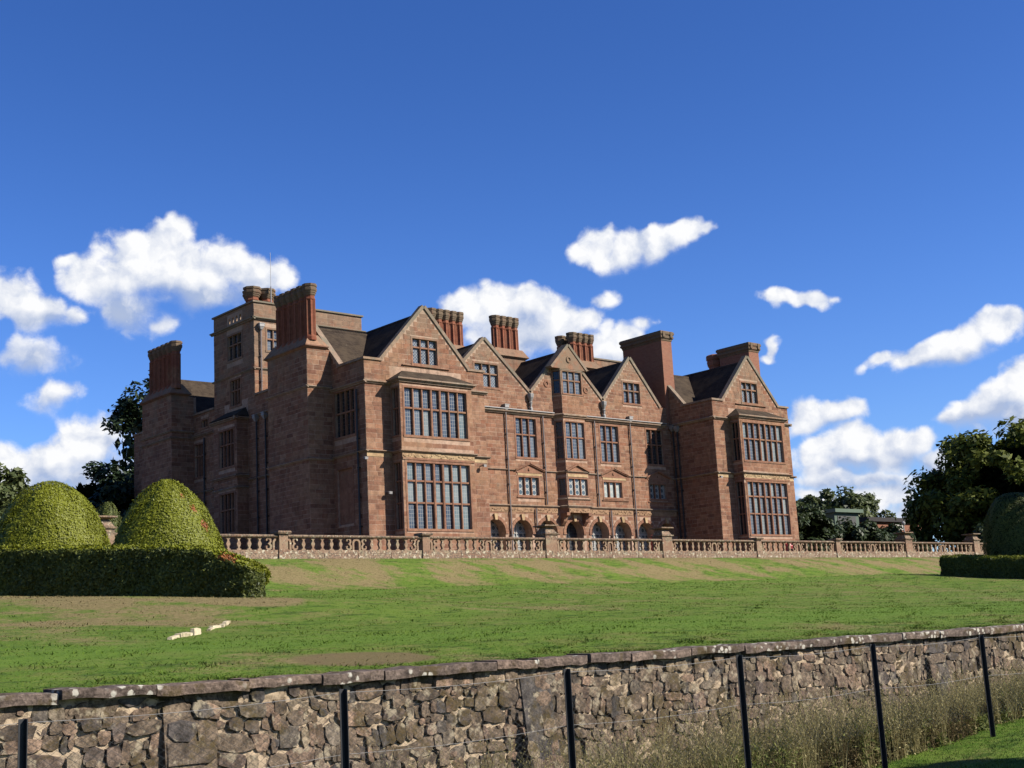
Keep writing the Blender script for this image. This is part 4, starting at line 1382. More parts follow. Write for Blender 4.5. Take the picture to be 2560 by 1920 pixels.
# roofs of the centre
gable_roof_y(58.5, 4.1, 17.1, 20.80, 69.6, 74.5)
gable_roof_y(66.25, 3.62, 17.1, 20.88, 69.6, 74.35, 3.8)
gable_roof_y(73.4, 3.4, 17.1, 20.85, 69.6, 74.6, 3.3)
gable_roof_x(76.2, 3.0, 17.1, 20.0, 54.5, 77.8)
db = MB()
db.box(54.6, 77.7, 70.6, 79, TZ, 17.05)
db.build('roof_deck', MORTAR, HOUSE)
# stacks of the centre
Y0 = 74.75
so = stack_base(58.0, 61.1, Y0 - 0.45, Y0 + 0.45, 16.8, 20.95, 21.75, (0.15, 0.12))
flue_row(so, [(58.05 + 0.655 * i, Y0) for i in range(5)], 21.45, 24.38, 0.30)
so = stack_base(63.72, 66.72, Y0 - 0.7, Y0 + 0.35, 16.8, 21.15, 21.95, (0.1, 0.2))
flue_row(so, [(64.2 + 0.645 * i, Y0 - 0.15) for i in range(4)], 21.6, 24.55, 0.30)
so = stack_base(72.25, 75.0, Y0 - 0.3, Y0 + 1.6, 16.8, 21.15, 21.9, (0.1, 0.1))
flue_row(so, [(72.65 + 0.655 * i, Y0 + 0.1) for i in range(4)], 21.55, 24.2, 0.31)
flue_row(so, [(72.55 + 0.655 * i, Y0 + 1.35) for i in range(4)], 21.55, 24.15, 0.31)


def downpipe(fr, u, z0, z1, hopper=True, m=PIPE, wide=0.06):
    mb = MB()
    mb.tube([fr.p(u, z0, 0.13), fr.p(u, z1, 0.13)], wide, 8)
    z = z0 + 0.9
    while z < z1 - 0.3:
        mb.tube([fr.p(u, z, 0.13), fr.p(u, z + 0.09, 0.13)], wide * 1.35, 8)
        fr.box(mb, u - 0.12, u + 0.12, z + 0.02, z + 0.06, 0.0, 0.10)
        z += 1.8
    o_ = mb.build('downpipe', m, HOUSE)
    if hopper:
        hb = MB()
        c = fr.p(u, 0, 0.17)
        hb.frust((c.x, c.y), 0.08, 0.08, z1 - 0.1, 0.17, 0.15, z1 + 0.12)
        hb.frust((c.x, c.y), 0.19, 0.17, z1 + 0.123, 0.19, 0.17, z1 + 0.3)
        hb.frust((c.x, c.y), 0.22, 0.19, z1 + 0.303, 0.22, 0.19, z1 + 0.36)
        hb.build('hopper_head', LEAD, o_)


for u, z0 in ((60.12, TZ), (63.68, 9.2), (68.97, 9.2), (72.85, TZ)):
    downpipe(fc, u, z0, 15.7 if u not in (60.12, 72.85) else 15.95, u in (60.12, 72.85))
downpipe(fc, 62.55, TZ, 8.9, False)
downpipe(fc, 70.17, TZ, 8.9, False)
downpipe(fr_, 69.0, TZ, 15.5, True, DARKMETAL)
downpipe(fr_, 68.55, TZ, 15.4, True, DARKMETAL)
downpipe(fw, 65.6, TZ, 15.5, False, DARKMETAL)
downpipe(fw, 77.75, TZ, 15.5, True, DARKMETAL)
downpipe(fw, 76.55, TZ, 15.5, True, DARKMETAL)
downpipe(fw, 85.3, TZ, 15.4, False, DARKMETAL)
downpipe(ts, 45.47, 17.4, 22.1, True)
# lead rainwater heads standing at the gable valleys, like little pillars
for u in (62.55, 70.05):
    hb = MB()
    c = fc.p(u, 0, 0.17)
    hb.ring([(0.14, 16.03), (0.14, 16.2), (0.08, 16.3), (0.12, 16.55), (0.17, 16.6), (0.10, 16.68), (0.17, 16.85), (0.24, 17.0), (0.27, 17.2), (0.27, 17.26), (0.1, 17.3)], (c.x, c.y), 8, 0.2)
    hb.build('rainwater_head', LEAD, HOUSE, smooth=False)

# ---- lay the facing stones: the 300 that show largest are pieces of their own -----------
sc = []
for i, (q, f_, pr, w_, s_) in enumerate(STONES):
    c = f_.p(sum(a[0] for a in q) / 4, sum(a[1] for a in q) / 4)
    p2 = [proj(f_.p(*a)) for a in q]
    ar = 0.5 * abs(sum(p2[j][0] * p2[(j + 1) % 4][1] - p2[(j + 1) % 4][0] * p2[j][1] for j in range(4)))
    toward = (f_.N.dot(-c) > 0)
    z = c.z
    vis = toward and z > 6.6 and s_ >= 0.85
    sc.append((ar * s_ if vis else ar * 0.01, i))
sc.sort(reverse=True)
single = set(i for _, i in sc[:296])
rest = {}


def stone_into(mb, q, f_, pr):
    b = 0.006
    iu = [(q[0][0] + b, q[0][1] + b), (q[1][0] - b, q[1][1] + b), (q[2][0] - b, q[2][1] - b), (q[3][0] + b, q[3][1] - b)]
    mb.add([f_.p(*a, -0.004) for a in q] + [f_.p(*a, pr) for a in iu], [(4, 5, 6, 7), (0, 1, 5, 4), (1, 2, 6, 5), (2, 3, 7, 6), (3, 0, 4, 7)])


for i, (q, f_, pr, w_, s_) in enumerate(STONES):
    if i in single:
        mb = MB()
        stone_into(mb, q, f_, pr)
        mb.build('stone', STONE, w_)
    else:
        stone_into(rest.setdefault(w_.name, MB()), q, f_, pr)
for wn, mb in rest.items():
    mb.build('stonework', STONE, bpy.data.objects[wn], kind='stuff')

# ------------------------------------------------------------------ terrace balustrade
BY = 54.0
BAL = thing('balustrade', (60, BY, TZ), 'long pierced stone balustrade with flat balusters and scrolls along the terrace edge', 'balustrade')


def mat_bal():
    m, k, b = new_mat('lichened_balustrade')
    P = wpos(k)
    r = rand(k)
    c = ramp(k, r, [(0, dim((0.38, 0.245, 0.165))), (0.5, dim((0.44, 0.30, 0.20))), (1, dim((0.36, 0.215, 0.14)))])
    n1, n2 = k.noise(P, 2.2, 6, 0.7), k.noise(P, 11.0, 5, 0.7)
    v = k.m('MULTIPLY_ADD', n1, 0.8, 0.6)
    c = k.mix(1.0, c, k.n('CombineColor', {0: v, 1: v, 2: v}).outputs[0], 'MULTIPLY')
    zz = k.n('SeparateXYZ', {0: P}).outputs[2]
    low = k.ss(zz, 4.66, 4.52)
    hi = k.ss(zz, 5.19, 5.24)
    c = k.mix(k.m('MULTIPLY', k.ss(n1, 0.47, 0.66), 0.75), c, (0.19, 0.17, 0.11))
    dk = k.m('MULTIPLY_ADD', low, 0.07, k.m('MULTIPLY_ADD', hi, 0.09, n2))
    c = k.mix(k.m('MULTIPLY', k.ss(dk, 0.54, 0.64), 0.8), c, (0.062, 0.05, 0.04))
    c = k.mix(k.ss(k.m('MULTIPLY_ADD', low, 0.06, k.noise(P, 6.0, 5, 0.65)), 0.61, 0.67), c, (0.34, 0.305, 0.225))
    setb(k, b, col=c, rough=0.95, spec=0.15, nrm=bump(k, n2, 0.6, 0.02))
    return m


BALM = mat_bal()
PIERS = [(23.68, 1), (32.54, 0), (41.04, 0), (49.86, 1), (59.46, 1), (68.28, 0), (77.03, 0), (85.9, 1), (95.5, 1), (104.2, 0), (112.9, 1)]
fb_ = south(BY)
for x, tall in PIERS:
    mb = MB()
    w = 0.43 if tall else 0.235
    c = (x, BY + w)
    mb.frust(c, w + 0.07, w + 0.07, 3.9, w + 0.07, w + 0.07, 4.43)
    mb.frust(c, w + 0.03, w + 0.03, 4.432, w + 0.03, w + 0.03, 4.62)
    if tall:
        mb.frust(c, w, w, 4.622, w, w, 5.50)
        mb.frust(c, w + 0.07, w + 0.07, 5.503, w + 0.09, w + 0.09, 5.58)
        mb.frust(c, w + 0.0, w + 0.0, 5.583, w - 0.17, w - 0.17, 5.90)
        mb.frust(c, w - 0.2, w - 0.2, 5.903, w + 0.03, w + 0.03, 5.98)
        mb.frust(c, w + 0.1, w + 0.1, 5.983, w + 0.1, w + 0.1, 6.05)
    else:
        mb.frust(c, w, w, 4.622, w, w, 5.36)
        mb.frust(c, w + 0.10, w + 0.10, 5.363, w + 0.14, w + 0.14, 5.44)
        mb.frust(c, w + 0.14, w + 0.14, 5.442, w + 0.10, w + 0.10, 5.50)
    mb.build('pier', BALM if tall == 0 else [BALM], BAL)


def flat_piece(name, polys, th=0.16):
    mb = MB()
    for p in polys:
        mb.prism(p, (0, 0, 0), (1, 0, 0), (0, 0, 1), (0, 1, 0), -th / 2, th / 2)
    return mb.mesh(name, BALM)


def mirror(p):
    return [(-a, b) for a, b in p][::-1]


half = [(0.115, 0.0), (0.115, 0.05), (0.05, 0.08), (0.045, 0.14), (0.09, 0.24), (0.105, 0.29), (0.09, 0.34), (0.045, 0.43), (0.05, 0.5), (0.115, 0.54), (0.115, 0.60)]
BALUSTER = flat_piece('baluster', [half + [(-a, b) for a, b in half[::-1]]], 0.14)


def strip(pts, w):
    L, Rr = [], []
    for i, p in enumerate(pts):
        a, b = Vector(pts[max(i - 1, 0)]), Vector(pts[min(i + 1, len(pts) - 1)])
        d = (b - a).normalized()
        n = Vector((-d.y, d.x))
        ww = w[i] if isinstance(w, list) else w
        L.append((p[0] + n.x * ww, p[1] + n.y * ww))
        Rr.append((p[0] - n.x * ww, p[1] - n.y * ww))
    return [[L[i], L[i + 1], Rr[i + 1], Rr[i]] for i in range(len(pts) - 1)]


cpts = [(-0.13, 0.44), (-0.15, 0.50), (-0.09, 0.56), (0.0, 0.555), (0.06, 0.50), (0.07, 0.42), (0.03, 0.34), (-0.04, 0.31), (0.03, 0.28), (0.09, 0.20), (0.08, 0.10), (0.02, 0.045), (-0.07, 0.04), (-0.15, 0.09), (-0.16, 0.17), (-0.11, 0.19)]
cw_ = [0.03, 0.035, 0.042, 0.045, 0.05, 0.05, 0.045, 0.04, 0.045, 0.055, 0.055, 0.05, 0.045, 0.04, 0.035, 0.03]
SCROLL = flat_piece('scroll', strip(cpts, cw_), 0.15)
SCROLL_R = flat_piece('scroll', [mirror(q) for q in strip(cpts, cw_)], 0.15)
apts = [(-0.19, 0.0), (-0.19, 0.36)] + [(0.19 * math.cos(math.pi - t * math.pi / 8), 0.36 + 0.17 * math.sin(math.pi * t / 8)) for t in range(1, 8)] + [(0.19, 0.36), (0.19, 0.0)]
ARCHP = flat_piece('arch_panel', strip(apts, 0.055), 0.15)
hpts = apts[:len(apts) // 2 + 1]
HALF_L = flat_piece('half_arch', strip(hpts, 0.055), 0.15)
HALF_R = flat_piece('half_arch', [mirror(q) for q in strip(hpts, 0.055)], 0.15)


def put(me, x, y, z):
    o = bpy.data.objects.new(me.name.split('.')[0], me)
    link(o, BAL)
    o.location = Vector((x, y, z)) - ORI[BAL.name]
    return o


for (xa, ta), (xb, tb_) in zip(PIERS[:-1], PIERS[1:]):
    a, b = xa + (0.46 if ta else 0.27), xb - (0.46 if tb_ else 0.27)
    yc = BY + 0.22
    L = b - a
    ncell = 2
    cell = L / ncell
    # rail in stone lengths, plinth below
    nr = 4
    for i in range(nr):
        u0, u1 = a + L * i / nr + 0.006, a + L * (i + 1) / nr - 0.006
        mb = MB()
        mb.prism([(-0.15, 0.0), (0.15, 0.0), (0.19, 0.05), (0.19, 0.09), (0.1, 0.13), (-0.1, 0.13), (-0.19, 0.09), (-0.19, 0.05)], (u0, yc, 5.205), (0, 1, 0), (0, 0, 1), (1, 0, 0), 0, u1 - u0)
        mb.build('rail', BALM, BAL)
        mb = MB()
        mb.box(u0, u1, BY + 0.03, BY + 0.40, 4.44, 4.60)
        mb.box(u0 + 0.01, u1 - 0.01, BY + 0.0, BY + 0.43, 3.9, 4.43)
        mb.build('plinth', BALM, BAL)
    z = 4.602
    put(HALF_R, a + 0.0, yc, z)
    put(HALF_L, b - 0.0, yc, z)
    put(ARCHP, (a + b) / 2, yc, z)
    for c0, c1 in ((a + 0.30, (a + b) / 2 - 0.30), ((a + b) / 2 + 0.30, b - 0.30)):
        put(SCROLL_R, c0 + 0.12, yc, z)
        put(SCROLL, c1 - 0.12, yc, z)
        n = 5
        g0, g1 = c0 + 0.36, c1 - 0.36
        for i in range(n):
            put(BALUSTER, g0 + (g1 - g0) * (i + 0.5) / n, yc, z)

# ------------------------------------------------------------------ foliage builders
def quads(P, N, size, jit=0.8, asp=1.0):
    """leaf-sized quads at P, facing roughly along N"""
    n = len(P)
    N = N + rng.normal(0, jit, (n, 3))
    N /= np.linalg.norm(N, axis=1)[:, None] + 1e-9
    t = rng.normal(0, 1, (n, 3))
    A = np.cross(N, t)
    A /= np.linalg.norm(A, axis=1)[:, None] + 1e-9
    B = np.cross(N, A)
    s = (size * rng.uniform(0.6, 1.4, n))[:, None]
    A, B = A * s * asp, B * s
    V = np.stack([P - A * 0.55, P - B * 0.5 + A * 0.1, P + A, P + B * 0.5 + A * 0.1], 1).reshape(-1, 3)
    F = np.arange(4 * n).reshape(n, 4)
    return V, F


def join(parts):
    Vs, Fs, Ms, b = [], [], [], 0
    for V, F, m in parts:
        Vs.append(V)
        Fs.append(F + b)
        Ms.append(np.full(len(F), m))
        b += len(V)
    return np.concatenate(Vs), np.concatenate(Fs), np.concatenate(Ms)


def lathe_np(c, prof, n=28):
    V, F = [], []
    for j, (r, z) in enumerate(prof):
        for i in range(n):
            a = 2 * math.pi * i / n
            V.append((c[0] + r * math.cos(a), c[1] + r * math.sin(a), z))
    for j in range(len(prof) - 1):
        for i in range(n):
            F.append((j * n + i, j * n + (i + 1) % n, (j + 1) * n + (i + 1) % n, (j + 1) * n + i))
    return np.array(V), np.array(F)


def dome(name, c, z0, z1, R, n, label, group=None, mats=(YEW, DARKCORE, YEWB), e=2.1, f=0.62, size=0.031, brown=()):
    """clipped yew dome: a solid dark inside and a coat of small sprays"""
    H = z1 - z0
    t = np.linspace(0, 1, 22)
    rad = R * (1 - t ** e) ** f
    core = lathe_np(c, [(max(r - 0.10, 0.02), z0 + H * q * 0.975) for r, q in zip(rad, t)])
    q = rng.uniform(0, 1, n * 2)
    rr = R * (1 - q ** e) ** f
    keep = rng.uniform(0, R * 1.1, n * 2) < rr + 0.12 * R
    q, rr = q[keep][:n], rr[keep][:n]
    a = rng.uniform(0, 2 * math.pi, len(q))
    lump = 0.045 * np.sin(a * 5 + q * 7) + 0.03 * np.sin(a * 11 - q * 13) + rng.normal(0, 0.025, len(q))
    rr = rr + lump
    dr = np.gradient(rad, t * H)
    sl = np.interp(q, t, np.clip(dr, -6, 0))
    P = np.stack([c[0] + rr * np.cos(a), c[1] + rr * np.sin(a), z0 + H * q + rng.normal(0, 0.015, len(q))], 1)
    N = np.stack([np.cos(a), np.sin(a), -sl], 1)
    N /= np.linalg.norm(N, axis=1)[:, None]
    V, F = quads(P, N, size, 0.28, 1.5)
    mi = np.zeros(len(F))
    for (ba, bq, br) in brown:
        d = np.hypot((np.angle(np.exp(1j * (a - ba)))) * R * 0.8, (q - bq) * H)
        mi[(d < br * rng.uniform(0.4, 1.2, len(d)))] = 2
    Vc, Fc = core
    Vj, Fj, Mj = join([(V, F, 0), (Vc, Fc, 1)])
    Mj[:len(F)] = mi
    return np_obj(name, Vj, Fj, list(mats), mi=Mj, loc=(c[0], c[1], z0), label=label, cat='topiary', group=group)


def hz(x, y):
    return float(lawn_h(x, y))


def ang(c, dx, dy):
    return math.atan2(dy, dx)


dome('yew_topiary', (15.75, 40.0), hz(15.7, 40) - 0.1, 5.52, 1.86, 100000, 'clipped yew dome standing behind the far end of the left hedge', 'clipped yew domes', e=2.3, f=0.55)
dome('yew_topiary', (17.7, 36.0), hz(17.7, 36) - 0.1, 5.15, 1.76, 100000, 'clipped yew dome with rusty brown patches beside the balustrade', 'clipped yew domes', e=2.0, f=0.62,
     brown=((-1.45, 0.84, 0.09), (-1.28, 0.72, 0.13), (-1.08, 0.58, 0.15)))
dome('yew_topiary', (25.55, 58.0), TZ, 7.15, 0.72, 14000, 'small round clipped bush behind the tall stone pier on the terrace', 'clipped yew domes', mats=(YEWD, DARKCORE, YEWB), e=2.6, f=0.5)
dome('yew_topiary', (61.6, 32.6), hz(61, 32.6) - 0.1, 5.72, 1.62, 50000, 'tall dark clipped yew column rising over the right hedge', 'clipped yew domes', mats=(YEWD, DARKCORE, YEWB), e=3.4, f=0.42)


def hedge(name, a, b, w, h, n, label, end_drop=0.0, mats=(YEWD, DARKCORE, YEWB, YEW), brown=None, drop_len=1.4):
    """clipped hedge from a to b, its front face on the line, thickness w behind it"""
    a, b = np.array(a, float), np.array(b, float)
    L = np.linalg.norm(b - a)
    d = (b - a) / L
    nb = np.array([d[1], -d[0]])       # away from the viewer's side
    if nb @ np.array([0.45, 0.89]) < 0:
        nb = -nb
    # cross-section outline: front foot, front top, back top, back foot (rounded), sampled by arc length
    def top(s):
        t = np.clip(s / drop_len, 0, 1)
        return h - end_drop * (1 - np.sin(t * math.pi / 2))
    def inset(s):
        e = np.minimum(s, L - s)
        return np.where(e < 0.45, 0.42 * (1 - np.sqrt(np.clip(1 - (1 - e / 0.45) ** 2, 0, 1))), 0)
    def pt(s, v):
        """v in 0..1 across the section"""
        s = np.asarray(s, float)
        tp, ins = top(s), inset(s)
        k1, k2 = h / (2 * h + w), (h + w) / (2 * h + w)
        lx = np.where(v < k1, 0, np.where(v < k2, (v - k1) / (k2 - k1), 1.0))
        lz = np.where(v < k1, v / k1, np.where(v < k2, 1.0, (1 - v) / (1 - k2)))
        cr = 0.10 * np.exp(-((v - k1) / 0.03) ** 2) + 0.10 * np.exp(-((v - k2) / 0.03) ** 2)
        ac = ins + lx * (w - 2 * ins)
        x = a[0] + d[0] * s + nb[0] * ac
        y = a[1] + d[1] * s + nb[1] * ac
        g = lawn_h(x, y) - 0.08
        return np.stack([x, y, g + 0.08 + lz * tp - cr * 0.6 - (1 - lz) * 0.06], -1)
    ns, nv = int(L / 0.3) + 2, 24
    ss_, vv = np.meshgrid(np.linspace(0, L, ns), np.linspace(0, 1, nv))
    G = pt(ss_, vv)
    cen = np.stack([a[0] + d[0] * ss_ + nb[0] * w / 2, a[1] + d[1] * ss_ + nb[1] * w / 2, G[..., 2]], -1)
    G2 = G + (cen - G) * 0.16
    G2[..., 2] -= 0.05
    i = np.arange(ns * nv).reshape(nv, ns)
    Fc = np.stack([i[:-1, :-1].ravel(), i[:-1, 1:].ravel(), i[1:, 1:].ravel(), i[1:, :-1].ravel()], 1)
    s = rng.uniform(0, L, n)
    # the rounded end near a gets extra sprays
    ne = int(n * 0.10)
    s[:ne] = rng.uniform(0, 0.5, ne) ** 1.5
    v = rng.uniform(0, 0.8, n)
    P = pt(s, v)
    e = 0.02
    T1 = pt(np.clip(s + e, 0, L), v) - pt(np.clip(s - e, 0, L), v)
    T2 = pt(s, np.clip(v + 0.01, 0, 1)) - pt(s, np.clip(v - 0.01, 0, 1))
    N = np.cross(T1, T2)
    cenP = np.stack([a[0] + d[0] * np.clip(s, 0.4, L) + nb[0] * w / 2, a[1] + d[1] * np.clip(s, 0.4, L) + nb[1] * w / 2, P[:, 2] - 0.2], -1)
    sg = np.sign(np.sum(N * (P - cenP), 1))
    N = N * sg[:, None]
    N /= np.linalg.norm(N, axis=1)[:, None] + 1e-9
    P = P + N * (rng.normal(0, 0.028, n) + 0.03 * np.sin(s * 6 + v * 30))[:, None]
    V, F = quads(P, N, 0.045, 0.6, 1.5)
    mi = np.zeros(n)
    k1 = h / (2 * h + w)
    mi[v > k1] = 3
    if brown is not None:
        dd = np.hypot(s - brown[0], (v - brown[1]) * (2 * h + w))
        mi[dd < brown[2] * rng.uniform(0.3, 1.2, n)] = 2
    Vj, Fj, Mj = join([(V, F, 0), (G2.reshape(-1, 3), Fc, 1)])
    Mj[:n] = mi
    return np_obj(name, Vj, Fj, list(mats), mi=Mj, loc=(a[0], a[1], hz(a[0], a[1])), label=label, cat='hedge', group='clipped yew hedges')


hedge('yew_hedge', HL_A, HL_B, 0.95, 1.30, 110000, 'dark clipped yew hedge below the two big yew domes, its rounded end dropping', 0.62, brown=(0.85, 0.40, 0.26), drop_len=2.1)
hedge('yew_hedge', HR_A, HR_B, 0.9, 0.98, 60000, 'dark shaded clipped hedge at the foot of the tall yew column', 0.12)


def tree(name, base, label, crown, trunk_r, mats, n, size, group=None, clumps=60, cat='tree', limbs=5, shape=None, clump_r=0.16, fill=0.25):
    """trunk and limbs, and a crown of leaf sprays gathered in clumps with gaps between"""
    x, y, z = base
    cx, cy, cz, rx, ry, rz = crown
    root = thing(name, base, label, cat, group)
    mb = MB()
    top = cz + rz * 0.45
    pts, rad = [], []
    for i in range(7):
        t = i / 6
        pts.append((x + (cx - x) * t + rnd.uniform(-.1, .1) * t * rx * 0.3, y + (cy - y) * t, z + (top - z) * t))
        rad.append(trunk_r * (1.25 - t * 1.05) if i else trunk_r * 1.5)
    mb.tube(pts, rad, 9)
    C = []
    tries = 0
    while len(C) < clumps and tries < 9000:
        tries += 1
        p = rng.normal(0, 1, 3)
        p /= np.linalg.norm(p)
        r = rng.uniform(0.45, 1.0) ** (1 / 2.0)
        q = p * r
        if q[2] < -0.75:
            continue
        if shape is not None and not shape(q):
            continue
        C.append(q)
    C = np.array(C)
    CW = C * np.array([rx, ry, rz]) + np.array([cx, cy, cz])
    for i in range(limbs * 3):
        c = CW[rnd.randrange(len(CW))]
        t = rnd.uniform(0.3, 0.85)
        s_ = Vector(pts[int(t * 6)])
        e_ = Vector(c)
        m_ = (s_ + e_) / 2 + Vector((0, 0, 0.15 * rz))
        mb.tube([s_, m_, e_], [trunk_r * 0.38, trunk_r * 0.22, trunk_r * 0.06], 6)
    mb.build('trunk', BARK, root, smooth=True)
    w = rng.integers(0, len(CW), n)
    cr = clump_r * np.array([rx, ry, rz]).mean() * rng.uniform(0.65, 1.35, len(CW))
    dvec = rng.normal(0, 1, (n, 3))
    dvec /= np.linalg.norm(dvec, axis=1)[:, None]
    rr = rng.uniform(0, 1, n) ** (1 / 2.4)
    P = CW[w] + dvec * (rr * cr[w])[:, None] * np.array([1.15, 1.15, 0.85])
    out = P - np.array([cx, cy, cz - rz * 0.5])
    out /= np.linalg.norm(out, axis=1)[:, None] + 1e-9
    N = dvec * 0.7 + out * 0.4 + np.array([0, 0, 0.5])
    V, F = quads(P, N, size, 0.6, 1.3)
    parts = [(V, F, 0)]
    mi = rng.random(n) < 0.0
    nf = int(n * fill)
    if nf:
        q = rng.normal(0, 1, (nf, 3))
        q /= np.linalg.norm(q, axis=1)[:, None]
        q *= (rng.uniform(0, 1, nf) ** 0.5 * 0.72)[:, None]
        if shape is not None:
            q = q[[bool(shape(a_ * 1.15)) for a_ in q]]
        Pf = q * np.array([rx, ry, rz]) + np.array([cx, cy, cz])
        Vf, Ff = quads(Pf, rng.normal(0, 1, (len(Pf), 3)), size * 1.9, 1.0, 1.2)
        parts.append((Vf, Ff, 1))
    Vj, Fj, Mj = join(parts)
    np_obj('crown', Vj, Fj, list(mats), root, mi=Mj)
    return root


cone = lambda q: (q[0] ** 2 + q[1] ** 2) ** 0.5 < 0.66 * (1 - q[2]) ** 0.75 + 0.03
tree('conifer_tree', (50.3, 105, TZ), 'tall dark conifer rising behind the left chimney stack of the house', (50.3, 105, 13.0, 8.0, 8.0, 12.0), 0.5, (CONIF, CONIF), 42000, 0.25, 'trees round the house', 210, shape=cone, clump_r=0.115, fill=0.12)
tree('yew_tree', (43.8, 101, TZ), 'dark spreading evergreen between the two big yew domes', (44.2, 101, 8.8, 7.2, 5.2, 7.0), 0.5, (CONIF, DARKCORE), 26000, 0.24, 'trees round the house', 90, shape=lambda q: q[2] < 0.98 - 0.75 * abs(q[0]) ** 1.4 or rng.random() < 0.1, clump_r=0.17, fill=0.9)
tree('pale_tree', (27.4, 82, TZ), 'pale green tree at the left edge of the picture behind the topiary', (27.2, 82, 8.6, 3.9, 3.8, 4.6), 0.3, (PALE, PALE), 12000, 0.2, 'trees round the house', 60, fill=0.15)
tree('broadleaf_tree', (137.0, 71, TZ), 'big dark broad-leaved tree with bright leaf tips beyond the balustrade', (138.0, 71, 10.9, 13.0, 13.0, 9.5), 0.8, (OAK, DARKCORE), 60000, 0.34, 'trees round the house', 190, clump_r=0.125, fill=0.45)
tree('light_tree', (137, 97, TZ), 'lighter green tree showing above the green roof', (138, 97, 11.2, 9.5, 6.5, 4.6), 0.5, (PALE, SHRUB), 16000, 0.3, 'trees round the house', 90, clump_r=0.15, fill=0.2)
for i, (bx, by, bz, rx, rz, lab) in enumerate((
        (99.5, 72.5, 6.9, 3.3, 3.3, 'dark rounded shrub against the right end of the house'),
        (107.0, 73.0, 6.4, 4.4, 2.9, 'dark shrub in front of the green roofed building'),
        (114.5, 73.5, 6.2, 3.8, 2.6, 'dark low shrub before the brick outbuilding'),
        (124.0, 66.0, 6.0, 5.0, 2.8, 'dark shrub under the big broad-leaved tree behind the balustrade'))):
    tree('shrub', (bx, by, TZ), lab, (bx, by, bz, rx, rx * 0.8, rz), 0.15, (SHRUB, DARKCORE), 9000, 0.22, 'dark shrubs behind the balustrade', 50, cat='shrub', clump_r=0.2, fill=0.8)
# the tree behind the camera whose shade falls over the near bank
tree('shade_tree', (19.9, 0.9, -1.7), 'tree beside the near bank that shades the grass', (19.8, 1.0, 3.7, 2.2, 1.7, 2.0), 0.28, (OAK, OAK), 9000, 0.2, 'trees round the house', 60, fill=0.4)

tree('shade_tree', (67.5, 25.0, 0.9), 'tall tree beside the yew column that keeps the right hedge in shade', (67.5, 25.0, 8.6, 3.3, 3.3, 3.6), 0.35, (OAK, OAK), 9000, 0.26, 'trees round the house', 60, fill=0.5)

# ------------------------------------------------------------------ buildings on the right
gb = thing('green_building', (116, 81.7, TZ), 'low dark building with a pale green flat roof edge among the trees', 'building')
mb = MB()
mb.box(113.9, 118.2, 80, 83.4, TZ, 10.85)
mb.build('wall', GREENWALL, gb)
mb = MB()
mb.box(113.6, 118.6, 79.6, 83.7, 10.853, 11.22)
mb.build('roof', GREENROOF, gb)
mb = MB()
mb.box(114.4, 117.6, 79.95, 79.997, 9.6, 10.5)
mb.build('window_band', G_DARK, gb)
bb_ = thing('brick_outbuilding', (141, 91, TZ), 'red brick outbuilding with dark eaves and a white panel, right of the shrubs', 'building')
mb = MB()
mb.box(134.5, 148, 90, 98, TZ, 11.25)
mb.build('wall', BRICK, bb_)
mb = MB()
mb.box(134.2, 148.3, 89.6, 98.4, 11.253, 11.75)
mb.build('roof', DARKROOF, bb_)
mb = MB()
mb.box(140.4, 142.3, 89.93, 89.997, 10.3, 11.2)
mb.build('white_panel', WHITE, bb_)
mb = MB()
mb.box(136.2, 137.4, 89.93, 89.997, 8.0, 9.6)
mb.build('window', DARKMETAL, bb_)

# ------------------------------------------------------------------ terrace fittings
def bin_thing(x, y, h, r, label):
    o = thing('litter_bin', (x, y, TZ), label, 'bin', 'red bins on the terrace')
    mb = MB()
    mb.ring([(r * 0.86, TZ), (r * 0.9, TZ + 0.05), (r, TZ + 0.12), (r, TZ + h * 0.78)], (x, y), 18)
    mb.build('body', RED, o, smooth=False)
    mb = MB()
    mb.ring([(r * 1.06, TZ + h * 0.785), (r * 1.08, TZ + h * 0.86), (r * 0.9, TZ + h * 0.95), (r * 0.45, TZ + h)], (x, y), 18)
    mb.build('lid', RED, o)
    mb = MB()
    mb.box(x - r * 0.5, x + r * 0.5, y - r * 1.02, y - r * 0.9, TZ + h * 0.62, TZ + h * 0.72)
    mb.build('slot', DARKMETAL, o)


bin_thing(80.6, 61.0, 1.55, 0.40, 'red bin standing by the right bay window of the house')
bin_thing(67.4, 62.4, 2.2, 0.34, 'red bin with rounded top in front of the last arch')
lp = thing('lamp_post', (88.9, 56.2, TZ), 'thin grey lamp post behind the tall pier at the right', 'lamp post')
mb = MB()
mb.tube([(88.9, 56.2, TZ), (88.9, 56.2, 6.8)], [0.07, 0.045], 8)
mb.build('post', LEAD, lp)
mb = MB()
mb.ring([(0.05, 6.8), (0.13, 6.86), (0.16, 7.0), (0.05, 7.12)], (88.9, 56.2), 8)
mb.build('lamp_head', LEAD, lp)


def flood(p, dirv, label):
    o = thing('floodlight', p, label, 'floodlight', 'floodlights fixed to the house')
    P = Vector(p)
    mb = MB()
    mb.tube([P, P + Vector(dirv) * 0.3], 0.03, 6)
    mb.build('bracket', DARKMETAL, o)
    mb = MB()
    c = P + Vector(dirv) * 0.34
    mb.hexa([c + Vector((-.11, -.08, -.10)), c + Vector((.11, -.08, -.10)), c + Vector((.11, .08, -.05)), c + Vector((-.11, .08, -.05)),
             c + Vector((-.11, -.1, .05)), c + Vector((.11, -.1, .05)), c + Vector((.11, .08, .09)), c + Vector((-.11, .08, .09))])
    mb.build('housing', LEAD, o)


